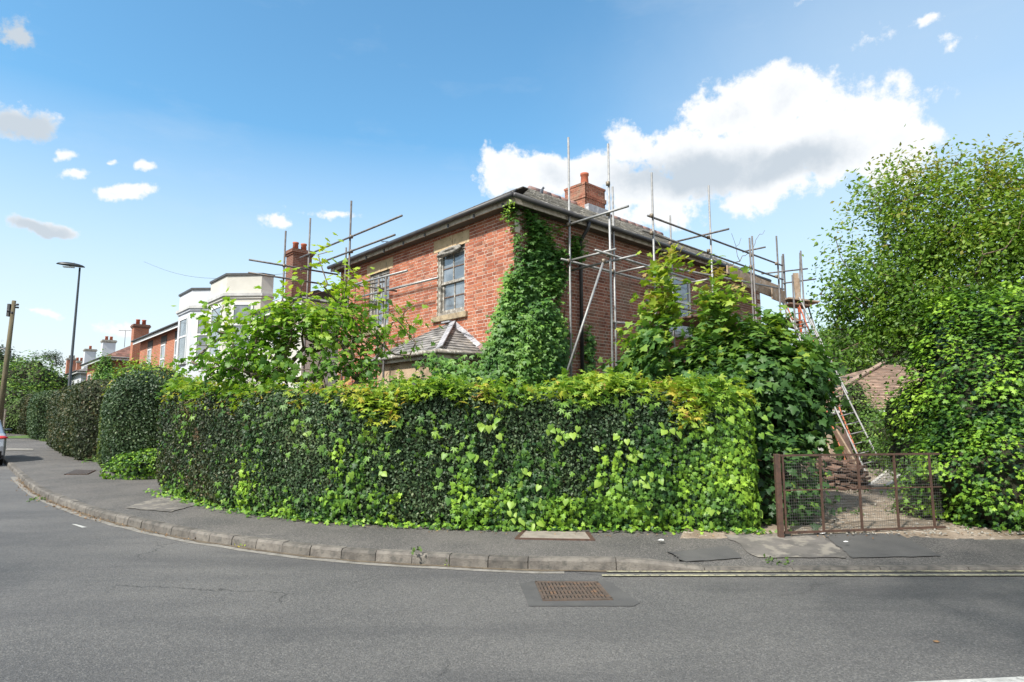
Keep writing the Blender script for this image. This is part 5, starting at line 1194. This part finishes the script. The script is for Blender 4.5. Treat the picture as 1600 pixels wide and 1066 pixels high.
# creeper over the top, and sprays hanging down the left half
cr = thing('creeper', 'yellow-green and orange tipped creeper spilling along the top of the hedge', 'creeper', (0, 8.2, 1.8))
def topw(c, n): return (n[:, 2] > .25)*np.where(c[:, 0] > -2.1, 1, .22)*np.clip(.7+nfield(c, 1.2, 9.), .2, 1.4)*np.where(c[:, 1] < 8.3+np.maximum(0, -c[:, 0]-1.5), 1.3, .7)
C_, N = sample(V, F, 760, topw); mound = .03+.15*np.clip(nfield(C_, .9, 21.)+.35, 0, 1)
P, N, T, S_l = cluster_leaves(C_+np.array([0, 0, .03]), 9, .075, C_.mean(0)-np.array([0, 0, 2]), (.06, .11), .8, .2, .7, .5); P[:, 2] += np.repeat(mound, 9)*rng.random(len(P)); P[:, 1] -= .04
r = np.clip(.52+.55*nfield(P, 1.7, 31.)+rng.normal(0, .16, len(P)), 0, 1); foliage(cr, 'foliage', P, N, T, S_l, 'five', 'creeper', r, 240)
sp2 = [(x, y) for x, y in [(300, 640), (330, 700), (350, 690), (480, 655), (470, 690), (505, 690), (530, 640), (400, 655), (420, 640), (405, 690), (440, 705), (500, 740), (520, 735), (560, 660), (590, 650), (610, 690), (515, 690), (540, 770), (370, 750), (290, 670), (275, 700), (625, 650), (660, 640), (665, 690), (450, 640), (340, 760), (700, 650), (715, 690), (880, 640), (975, 630), (1180, 620), (575, 725), (590, 690)]]
P = []; 
for (x, y) in sp2:
    for k in range(random.randint(2, 8)): P.append(fpt(x+random.gauss(0, 7), y+random.gauss(0, 14)))
P = np.array(P)+np.array([0, -.09, 0]); foliage(cr, 'hanging_foliage', P, norml(np.array([0, -1, .3])+rng.normal(0, .35, P.shape)), rng.normal(0, .3, P.shape)+np.array([0, 0, -1]), rng.uniform(.05, .10, len(P)), 'five', 'bind', np.clip(rng.normal(.3, .25, len(P)), 0, 1), 60)
# rusty sprigs at the hedge's left shoulder
C_, N = sample(V, F, 150, lambda c, n: (c[:, 2] > 1.7)*(c[:, 0] < -2.)*camw(c, n)); P, N, T, S_l = cluster_leaves(C_, 6, .05, V.mean(0), (.04, .075), .6, .4, .3)
foliage(cr, 'red_sprigs', P, N, T, S_l, 'oval', 'creeper', np.clip(rng.normal(.85, .15, len(P)), 0, 1))
# tall sprouts standing above the hedge
tp_ = []
for (x, y) in [(595, 588), (625, 578), (650, 580), (962, 590), (985, 580), (990, 590), (1000, 586), (905, 588), (940, 592), (1075, 600), (870, 590), (1040, 602)]: tp_.append(tuple(at(x, y, 8.3)))
sb = MB(); Pn = []
for t in tp_:
    b0 = Vector((t[0]+random.uniform(-.1, .1), 8.2, 1.75)); sb.path([b0, b0.lerp(Vector(t), .5)+Vector((.02, 0, 0)), t], [.005, .004, .002], 4, False)
    for k in range(9): Pn.append(b0.lerp(Vector(t), .2+.8*k/8))
sb.build('shoots', 'stem', cr, 'stuff'); Pn = np.array(Pn)+rng.normal(0, .02, (len(Pn), 3)); foliage(cr, 'shoot_leaves', Pn, norml(rng.normal(0, .6, Pn.shape)+np.array([0, -.4, .5])), rng.normal(0, .6, Pn.shape)+np.array([0, 0, .2]), rng.uniform(.04, .08, len(Pn)), 'oval', 'creeper', rng.random(len(Pn))*.9)
# tall clipped hedges down the street
def street_hedge(pts, w, h, label, n, mat, size, top=None, seed=0.):
    r = thing('street_hedge', label, 'hedge', tuple(pts[0]), 'tall clipped hedges along the left street'); V, F = hedge_shape(pts, w, h, z0=.11, bump=.16, rnd=.5, bs=.9, seed=seed, step=.3); F = fixn(V-V.mean(0), F)
    privet(r, V, F, n, mat, size); 
    if top:
        C_, N = sample(V, F, top[0], lambda c, n_: (n_[:, 2] > .3)*np.clip(.3+nfield(c, .8, 3.), .02, 1)); P, N, T, S_l = cluster_leaves(C_+np.array([0, 0, .05]), 7, .10, V.mean(0), (.05, .10), .7, .4, -.3); foliage(r, 'fresh_shoots', P, N, T, S_l, 'oval', top[1], u01(len(P)))
    return r, V, F
def off(p, d): return Vector(p)+UR*d
h1 = [Vector((-9.2, 14.2, 0)), Vector((-10.2, 15.3, 0)), Vector((-11.4, 16.6, 0))]
H1 = street_hedge([off(p, .95) for p in h1], 1.9, 2.46, 'tallest rounded dark hedge with yellow-green shoots on top, left of the long corner hedge', 44000, 'privet', (.05, .08), (70, 'creeper'), 2.)
r, V, F = H1; P, N = sample(V, F, 16000, lambda c, n: camw(c, n)*np.clip(1-np.abs(((c-np.array(C0))@np.array(UL))-((V-np.array(C0))@np.array(UL)).max()+.5)/.7, 0, 1)); P, N, T = onleaf(P, N, .6, (0, .06), .2)
foliage(r, 'lime_foliage', P, N, T, rng.uniform(.035, .055, len(P)), 'dia', 'privet_lime', u01(len(P)))
H2 = street_hedge([off((-13.7, 19.1, 0), .9), off((-16.3, 22.0, 0), .9), off((-21.3, 27.8, 0), .9)], 1.8, 2.6, 'long flat-topped hedge in front of the lamp post, second from the corner hedge', 52000, 'privet_brown', (.06, .10), (20, 'privet_lime'), 5.)
H3 = street_hedge([off((-27.5, 35, 0), .9), off((-31.5, 39.4, 0), .9)], 1.8, 2.85, 'dark rounded hedge between the lamp post hedge and the farthest clipped hedge', 26000, 'privet', (.09, .15), (30, 'privet_lime'), 8.)
H4 = street_hedge([off((-36.4, 45, 0), .9), off((-39.5, 48.4, 0), .9)], 1.8, 2.95, 'smallest and farthest of the clipped hedges, by the big bright bush', 16000, 'privet_brown', (.10, .16), None, 11.)
# ground cover at the foot of the tall hedge
c = gp(195, 748, .13); V, F = blob(c+Vector((.3, .2, .15)), (.75, .5, .40), .3, 3., fl=.12); gw = thing('ground_ivy', 'bright weedy ivy spreading over the pavement at the foot of the tallest hedge', 'ivy', tuple(c)); P, N = sample(V, F, 2200, camw); P, N, T = onleaf(P, N, .6, (0, .08), .3); foliage(gw, 'foliage', P, N, T, rng.uniform(.04, .08, 2200), 'ivy', 'ivy', u01(2200))
for (x, y, rx, lab) in [(158, 722, .5, 'tuft of grass at the foot of the second tall hedge'), (75, 690, .6, 'grass tuft beside the far pavement before the third hedge')]:
    tuft('grass_tuft', gp(x, y, .12), 160, rx*.4, .12, 'grass', lab, 'dia', 'grass', (.06, .14))
vg = MB(); a, b = at(25, 668, 38), at(70, 665, 46); 
sheet('grass_verge', 'grass', [(a.x-2, a.y, .15), (a.x+3.5, a.y+.5, .15), (b.x+4, b.y+8, .15), (b.x-4, b.y+10, .15)])

# ================================================================== TREES AND SHRUBS
def solid_shrub(name, label, cat, blobs_, n, mat, size, shape, core='ivytwig', group=None, clus=None, single=0, stem=True, bump=.2, mat2=None, jn=.6, rn=(.5, .5)):
    r = thing(name, label, cat, (blobs_[0][0][0], blobs_[0][0][1], .1), group)
    tot = sum(b[1][0]*b[1][2] for b in blobs_)
    for i, (c, rr) in enumerate(blobs_):
        V, F = blob(c, rr, bump, i*3.1+c[0], fl=.12); np_obj('twig_core', inset(V, F, .16*min(rr)), F, core, r, smooth=True); k = int(n*rr[0]*rr[2]/tot)
        if clus:
            C_, N0 = sample(V, F, k//clus, camw); P, N, T, S_l = cluster_leaves(C_, clus, size[1]*1.1, np.array(c), size, .7, .6, .5, .45); P = P+np.repeat(N0, clus, 0)*rng.uniform(-.05, .08, (len(P), 1))
            rn_ = np.clip(rn[0]+rn[1]*nfield(P, 1.8, 4.)+rng.normal(0, .18, len(P)), 0, 1); foliage(r, 'foliage', P, N, T, S_l, shape, mat, rn_, single//len(blobs_))
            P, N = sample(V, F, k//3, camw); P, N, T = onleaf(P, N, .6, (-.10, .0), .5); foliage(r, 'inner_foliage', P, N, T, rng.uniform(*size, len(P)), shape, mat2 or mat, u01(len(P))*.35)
        else:
            P, N = sample(V, F, k, camw); rn_ = np.clip(rn[0]+rn[1]*nfield(P, 1.2, 4.)+rng.normal(0, .2, len(P)), 0, 1); P, N, T = onleaf(P, N, jn, (-.08*rr[0]**.5, .10*rr[0]**.5), .2); foliage(r, 'foliage', P, N, T, rng.uniform(*size, len(P)), shape, mat, rn_)
    if stem: c = blobs_[0][0]; MB().path([(c[0], c[1], .05), (c[0]+.1, c[1], c[2]*.6), (c[0], c[1], c[2])], [.12, .10, .06], 7).build('trunk', 'bark', r)
    return r
def ell(x, y, Y, rx, ry, rz):        # ellipsoid centred where pixel (x, y) lies at depth Y; radii in metres
    return (tuple(at(x, y, Y)), (rx, ry, rz))
# sycamore in front of the side wall
def leafy_tree(name, label, cat, ells, base, trunk, ncl, per, rc, sizes, shape, mat, bark, single=0, rmax=.12, bias=.45, up=.5, hue=(.0, .5), down=.5, extra=None, rt=.0045, zmin=None, group=None, outw=.6, cen=None):
    r = thing(name, label, cat, base, group); vol = [e[1][0]*e[1][1]*e[1][2] for e in ells]; tv_ = sum(vol); Cs = []
    for e, v in zip(ells, vol): Cs.append(in_ell(e[0], e[1], max(8, int(ncl*v/tv_)), bias, zmin))
    C_ = np.vstack(Cs)
    if extra is not None: C_ = np.vstack([C_, np.array(extra)])
    w = grow(base, [tuple(c) for c in C_[rng.permutation(len(C_))[:min(len(C_), 420)]]], rt, .44, trunk, .10, rmax); w.build('trunk', bark, r)
    cn = np.array(cen) if cen else C_.mean(0)-np.array([0, 0, .3]); P, N, T, S_l = cluster_leaves(C_, per, rc, cn, sizes, up, outw, down)
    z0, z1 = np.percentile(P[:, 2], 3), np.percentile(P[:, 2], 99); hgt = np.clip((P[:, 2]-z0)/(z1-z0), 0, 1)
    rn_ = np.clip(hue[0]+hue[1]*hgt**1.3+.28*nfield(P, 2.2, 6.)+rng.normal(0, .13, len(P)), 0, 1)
    foliage(r, 'foliage', P, N, T, S_l, shape, mat, rn_, single); return r
mp = [ell(1140, 580, 9.7, .85, .75, .75), ell(1122, 478, 9.6, .34, .35, .36), ell(1038, 470, 9.7, .27, .3, .62), ell(1012, 555, 9.5, .42, .45, .45), ell(1192, 528, 9.6, .36, .4, .36), ell(1232, 600, 9.3, .48, .6, .75), ell(1165, 620, 9.2, 1.05, .6, .55), ell(1245, 660, 9.2, .33, .45, .42), ell(1000, 590, 9.5, .35, .4, .3)]
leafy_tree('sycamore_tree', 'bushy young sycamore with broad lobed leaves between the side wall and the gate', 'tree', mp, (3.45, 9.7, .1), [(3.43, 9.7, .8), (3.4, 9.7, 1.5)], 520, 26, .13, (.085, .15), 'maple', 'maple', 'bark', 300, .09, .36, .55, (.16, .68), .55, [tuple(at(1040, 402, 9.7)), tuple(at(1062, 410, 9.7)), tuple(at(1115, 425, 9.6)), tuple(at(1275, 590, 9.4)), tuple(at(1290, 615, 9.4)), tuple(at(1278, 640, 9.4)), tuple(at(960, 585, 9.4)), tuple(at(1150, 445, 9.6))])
# fig tree behind the hedge
fg = [ell(480, 500, 10.6, 1.15, .7, .40), ell(385, 560, 10.4, .9, .6, .28), ell(540, 570, 10.2, .75, .6, .30), ell(540, 470, 10.6, .6, .5, .38), ell(345, 520, 10.8, .45, .4, .30), ell(610, 520, 10.4, .35, .4, .35), ell(430, 578, 10.2, 1.5, .6, .2), ell(430, 520, 10.5, 1.0, .6, .4), ell(530, 520, 10.4, .8, .6, .45)]
ex = [tuple(at(x, y, 10.6)) for x, y in [(497, 398), (520, 392), (500, 410), (330, 478), (352, 470), (318, 500), (562, 430), (545, 420), (448, 440), (430, 470), (640, 480), (635, 520), (655, 500), (300, 565), (285, 572), (310, 540), (640, 555), (590, 460), (475, 440), (512, 445), (390, 500), (650, 535)]]
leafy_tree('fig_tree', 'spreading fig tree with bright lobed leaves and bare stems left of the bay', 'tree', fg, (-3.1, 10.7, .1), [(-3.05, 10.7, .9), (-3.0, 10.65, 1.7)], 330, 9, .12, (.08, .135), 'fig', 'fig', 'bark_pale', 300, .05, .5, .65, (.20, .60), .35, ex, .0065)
# airy tree at the right
hw = [ell(1450, 400, 9.8, 1.45, 1.0, 1.45), ell(1600, 380, 9.8, 1.6, 1.1, 1.35), ell(1390, 480, 9.6, .95, .7, .75), ell(1330, 480, 9.6, .45, .5, .7), ell(1420, 300, 9.8, .8, .6, .55), ell(1550, 280, 9.8, 1.0, .6, .45), ell(1760, 420, 9.8, 1.6, 1.1, 1.4), ell(1500, 500, 9.4, 1.3, .8, .6), ell(1350, 545, 9.4, .6, .5, .25), ell(1330, 440, 9.5, .5, .5, .5), ell(1375, 515, 9.5, .5, .5, .4)]
ex = [tuple(at(x, y, 9.7)) for x, y in [(1290, 400), (1305, 370), (1295, 440), (1282, 460), (1330, 330), (1345, 290), (1365, 272), (1405, 250), (1440, 240), (1480, 245), (1505, 240), (1585, 240), (1575, 235), (1550, 250), (1300, 500), (1290, 530), (1360, 310), (1320, 355), (1285, 540), (1310, 555)]]
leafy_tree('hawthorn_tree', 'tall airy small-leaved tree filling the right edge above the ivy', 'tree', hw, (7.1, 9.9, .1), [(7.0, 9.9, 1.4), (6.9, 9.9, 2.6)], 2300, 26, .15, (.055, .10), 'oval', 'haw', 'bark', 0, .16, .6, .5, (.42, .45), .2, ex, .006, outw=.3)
# ivy-clad mass under it
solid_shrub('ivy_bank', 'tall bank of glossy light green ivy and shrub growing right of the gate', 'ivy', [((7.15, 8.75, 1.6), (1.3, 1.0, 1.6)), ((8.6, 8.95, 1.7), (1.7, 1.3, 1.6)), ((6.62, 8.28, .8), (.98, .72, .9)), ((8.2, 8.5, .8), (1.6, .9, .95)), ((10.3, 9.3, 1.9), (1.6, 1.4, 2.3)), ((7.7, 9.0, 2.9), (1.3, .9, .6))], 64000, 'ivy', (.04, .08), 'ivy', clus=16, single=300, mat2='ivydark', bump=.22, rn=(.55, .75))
# low stuff at the gate's right end, shrubs in the yard
def bush(label, blobs_, n, size=(.05, .10), mat='shrub', shape='oval', clus=8, name='shrub', cat='shrub', mat2=None, rn=(.5, .5)): return solid_shrub(name, label, cat, blobs_, n, mat, size, shape, clus=clus, mat2=mat2, stem=False, rn=rn)
bush('low light green shrub pushing through behind the right end of the gate', [ell(1432, 800, 9.0, .22, .35, .25), ell(1440, 760, 9.4, .2, .3, .3)], 1400, (.04, .07))
bush('leafy green shrub in the yard below the tile roof', [ell(1385, 684, 17.2, 1.0, .8, .60), ell(1412, 690, 14.5, .6, .6, .6), ell(1345, 668, 18, .8, .7, .8), ell(1335, 640, 18, .35, .5, .8)], 7000, (.06, .12))
bush('yellow-green shrub hugging the left side of the ivy bank', [ell(1412, 660, 11.5, .30, .4, .6), ell(1420, 715, 10.6, .28, .4, .35)], 1600, (.05, .08), 'bind')
bush('dark undergrowth behind the left end of the gate', [((3.65, 8.9, .6), (.55, .8, .75)), ((4.1, 9.8, .5), (.5, .8, .6)), ((3.0, 8.9, 1.2), (.5, .6, 1.0))], 4200, (.06, .11), 'maple', 'maple', 6, rn=(.15, .3))
bush('low bushes along the far edge of the driveway', [((10.4, 17, .5), (1.0, .7, .55)), ((12, 16.5, .6), (1.2, .7, .7)), ((9.0, 17.3, .3), (.6, .5, .35))], 3500, (.06, .12))
bush('rounded grey-green conifer standing behind the tile roof', [ell(1352, 590, 30, 1.7, 1.6, 1.6), ell(1380, 580, 31, 1.8, 1.6, 1.5)], 9000, (.07, .14), 'conifer', 'dia', 6, 'conifer_tree', 'tree')
bush('mid green tree crown between ladder and conifer', [ell(1305, 560, 28, 1.5, 1.5, 1.3), ell(1275, 585, 26, 1.2, 1.2, 1.4), ell(1325, 545, 34, 2.6, 2, 1.4)], 6500, (.10, .18), 'haw', 'oval', 6, 'garden_tree', 'tree')
bush('broad dark tree crown behind the airy tree at the right edge', [ell(1440, 560, 38, 4, 3, 3), ell(1560, 560, 38, 5, 3, 3.4), ell(1700, 560, 38, 5, 3, 3.5)], 9000, (.16, .28), 'haw', 'oval', 6, 'garden_tree', 'tree')
grc = MB
P = np.array([fdrive() for _ in range(2200)]); kk = nfield(P, .8, 13.) > .12; P = P[kk]; P[:, 2] = .16; n = len(P); o = foliage(None, 'driveway_weeds', P, norml(rng.normal(0, .6, (n, 3))+np.array([0, -.3, .6])), rng.normal(0, .5, (n, 3))+np.array([0, 0, .8]), rng.uniform(.04, .10, n), 'dia', 'grass', rng.random(n)); tag(o, 'sparse green weeds growing across the dirt driveway', 'weeds')
# climber on the house corner
wc = thing('wall_creeper', 'green creeper covering the corner and side wall of the brick house up to the eaves', 'creeper', tuple(HF(-.2, .5, .1)))
polys = [([(806, 326), (868, 346), (884, 362), (880, 420), (868, 470), (884, 560), (884, 592), (838, 592), (800, 592), (800, 470), (806, 400), (802, 345)], 1900, .10, 1.), ([(800, 500), (842, 470), (866, 520), (868, 592), (800, 592)], 1100, .30, 1.),
         ([(910, 460), (925, 470), (930, 560), (925, 592), (909, 592)], 110, .07, 1.), ([(866, 360), (905, 372), (903, 410), (872, 400)], 110, .07, 1.), ([(926, 420), (940, 520), (936, 590), (928, 590)], 50, .06, 1.)]
def inpoly(x, y, p):
    c = False; j = len(p)-1
    for i in range(len(p)):
        if ((p[i][1] > y) != (p[j][1] > y)) and x < (p[j][0]-p[i][0])*(y-p[i][1])/(p[j][1]-p[i][1])+p[i][0]: c = not c
        j = i
    return c
PC = []
for poly, n, dep, _ in polys:
    k = 0; xs_ = [p[0] for p in poly]; ys_ = [p[1] for p in poly]
    while k < n:
        x, y = random.uniform(min(xs_), max(xs_)), random.uniform(min(ys_), max(ys_))
        if not inpoly(x, y, poly): continue
        q = onS(x, y, -.03); s_, t_ = st(q); k += 1
        if nz((t_*2.2, q.z*.9, 0), 1.1, 3.)+.25*random.random() < (-.13 if dep < .2 else -.5)+max(0, (x-838)*.005)*(dep < .2): continue
        PC.append(tuple(q-UL*random.uniform(0, dep)))
# the part that laps round onto the street wall and the mound at its foot
for poly, n, dep in [([(806, 322), (788, 312), (796, 335), (804, 350)], 26, .12), ([(806, 420), (806, 592), (764, 592), (772, 545), (796, 470), (800, 440)], 430, .2), ([(785, 520), (806, 460), (806, 592), (766, 592)], 300, .35)]:
    k = 0; xs_ = [p[0] for p in poly]; ys_ = [p[1] for p in poly]
    while k < n:
        x, y = random.uniform(min(xs_), max(xs_)), random.uniform(min(ys_), max(ys_))
        if not inpoly(x, y, poly): continue
        k += 1; q = onT(x, y, -.03); PC.append(tuple(q-UR*random.uniform(0, dep)))
for x, y, s in [(690, 585, .35), (710, 575, .35), (700, 595, .4), (725, 590, .4), (745, 590, .4), (740, 575, .3), (685, 565, .2), (700, 565, .2)]:
    for k in range(9): PC.append(tuple(onT(x+random.gauss(0, 9), y+random.gauss(0, 8), -1.3)-UR*random.uniform(.0, .3)))
PC = np.array(PC); P, N, T, S_l = cluster_leaves(PC, 6, .065, np.array(HF(1.5, 2.5, 2.5)), (.07, .13), .35, 1.0, 1.3, .35)
P_s = np.array([st(Vector(p)) for p in P]); ok = ~((P_s[:, 0] > .005) & (P_s[:, 1] > .005)); P, N, T, S_l = P[ok], N[ok], T[ok], S_l[ok]
foliage(wc, 'foliage', P, N, T, S_l, 'three', 'wallcreeper', np.clip(.42+.5*nfield(P, 1.5, 8.)+rng.normal(0, .18, len(P)), 0, 1), 300)
stb = MB()
for k in range(26):
    t0_ = random.uniform(.15, 1.5); a = HF(-.02, t0_, .2); Pp = [a]
    for j in range(9): Pp.append(Pp[-1]+UR*random.uniform(-.14, .14)+Vector((0, 0, random.uniform(.35, .65))))
    Pp = [p for p in Pp if p.z < 5.7]; stb.path(Pp, [.012-.001*i for i in range(len(Pp))], 5, False)
stb.build('stems', 'stem', wc, 'stuff')
# yellow sprig on the corner gutter
P, N, T, S_l = cluster_leaves(np.array([tuple(onT(x, y, -.35)) for x, y in [(795, 318), (790, 326), (800, 320), (788, 345), (792, 335)]]), 8, .05, np.array(HF(1, 1, 5)), (.06, .1), .6, .5, .2); foliage(wc, 'yellow_sprig', P, N, T, S_l, 'oval', 'bind', np.clip(rng.normal(.9, .1, len(P)), 0, 1))
# garden shrubs that hide the foot of the house behind the hedge
bush('dark leafy undergrowth at the foot of the ivy-covered house corner', [(tuple(HF(-.9, .2, .9)), (.9, .8, 1.2)), (tuple(HF(-1.0, 2.2, .8)), (.9, .9, 1.0)), (tuple(HF(-.8, 3.9, 1.0)), (.8, .9, 1.3))], 6000, (.06, .11), 'wallcreeper', 'oval', 8)
# trees beyond the end of the street
bush('big glossy light green bush at the left edge beyond the parked car', [ell(40, 605, 52, 2.9, 2.4, 2.4), ell(70, 615, 54, 2.0, 2, 2.0), ell(15, 640, 50, 3, 2.4, 2.2), ell(45, 645, 50, 2.6, 2, 1.6)], 9000, (.16, .30), 'shrub', 'oval', 6, 'magnolia_tree', 'tree')
bush('low green creeper heap below the big glossy bush', [ell(45, 645, 47, 1.8, 1.2, 1.2), ell(30, 655, 47, 1.4, 1.2, 1.0)], 2600, (.1, .2), 'grass')
bush('dark rounded trees on the skyline at the far left', [ell(10, 610, 95, 5.5, 4, 5), ell(-30, 600, 95, 6, 4, 6), ell(40, 620, 100, 5, 4, 4)], 9000, (.3, .5), 'fartree', 'dia', 6, 'skyline_tree', 'tree')
leafy_tree('pine_tree', 'small flat-topped pine silhouette above the big bush at the left', 'tree', [ell(75, 557, 90, 2.0, 1.4, .5), ell(90, 568, 90, 1.3, 1, .4)], tuple(at(77, 640, 90)), [tuple(at(77, 590, 90))], 40, 40, .35, (.12, .24), 'dia', 'fartree', 'bark', 0, .2, .5, .6, (.2, .3), 0, None, .02)
0 and bush('bright yellow shrub showing over the second tall hedge beside the tiled house', [ell(134, 594, 31, .6, .6, .4), ell(122, 600, 32, .5, .5, .35)], 1500, (.08, .15), 'creeper', 'oval', 6)
bush('light green shrub with yellow shoots growing in front of the red brick house', [ell(222, 586, 19.5, .55, .5, .38), ell(248, 590, 19, .6, .5, .35)], 1800, (.06, .12), 'creeper', 'oval', 6, rn=(.3, .4))
bush('green creeper on the wall of the tiled house', [ell(163, 583, 40.2, .55, .35, 1.1), ell(175, 598, 39, .6, .4, .6)], 1800, (.12, .2), 'wallcreeper', 'oval', 6)
# dry leafless twigs against the sky above the far scaffold
bt = grow(tuple(HF(2.0, 9.6, 4.5)), [tuple(onS(x, y, .5)) for x, y in [(1143, 365), (1150, 385), (1158, 372), (1160, 400), (1148, 410), (1170, 395), (1140, 420), (1187, 366), (1180, 380), (1195, 360)]], .006, .4, None, .12, .03); o = bt.build('bare_sapling', 'bark'); tag(o, 'leafless dark twigs of a sapling against the sky above the side wall scaffold', 'sapling')

# street trees on the near side of the road, whose crowns dapple the road and the hedge
for c, rr, b, lab in [((1.0, -.5, 8.2), (3.2, 2.1, 1.7), (1.6, -4.2, 0), 'street tree behind the viewer, opposite the gate'), ((-13.5, -1.2, 8.4), (3.8, 3.0, 2.3), (-14.5, -4.5, 0), 'street tree opposite the curved kerb at the left')]:
    bb = Vector(b); leafy_tree('street_tree', lab, 'tree', [(c, rr)], b, [tuple(bb+Vector((0, 0, 2.5))), tuple(bb.lerp(Vector(c), .55)+Vector((0, 0, .6)))], 120, 22, .5, (.14, .22), 'oval', 'haw', 'bark', 0, .09, .4, .6, (.2, .4), .3, None, .012, group='street trees across the road')
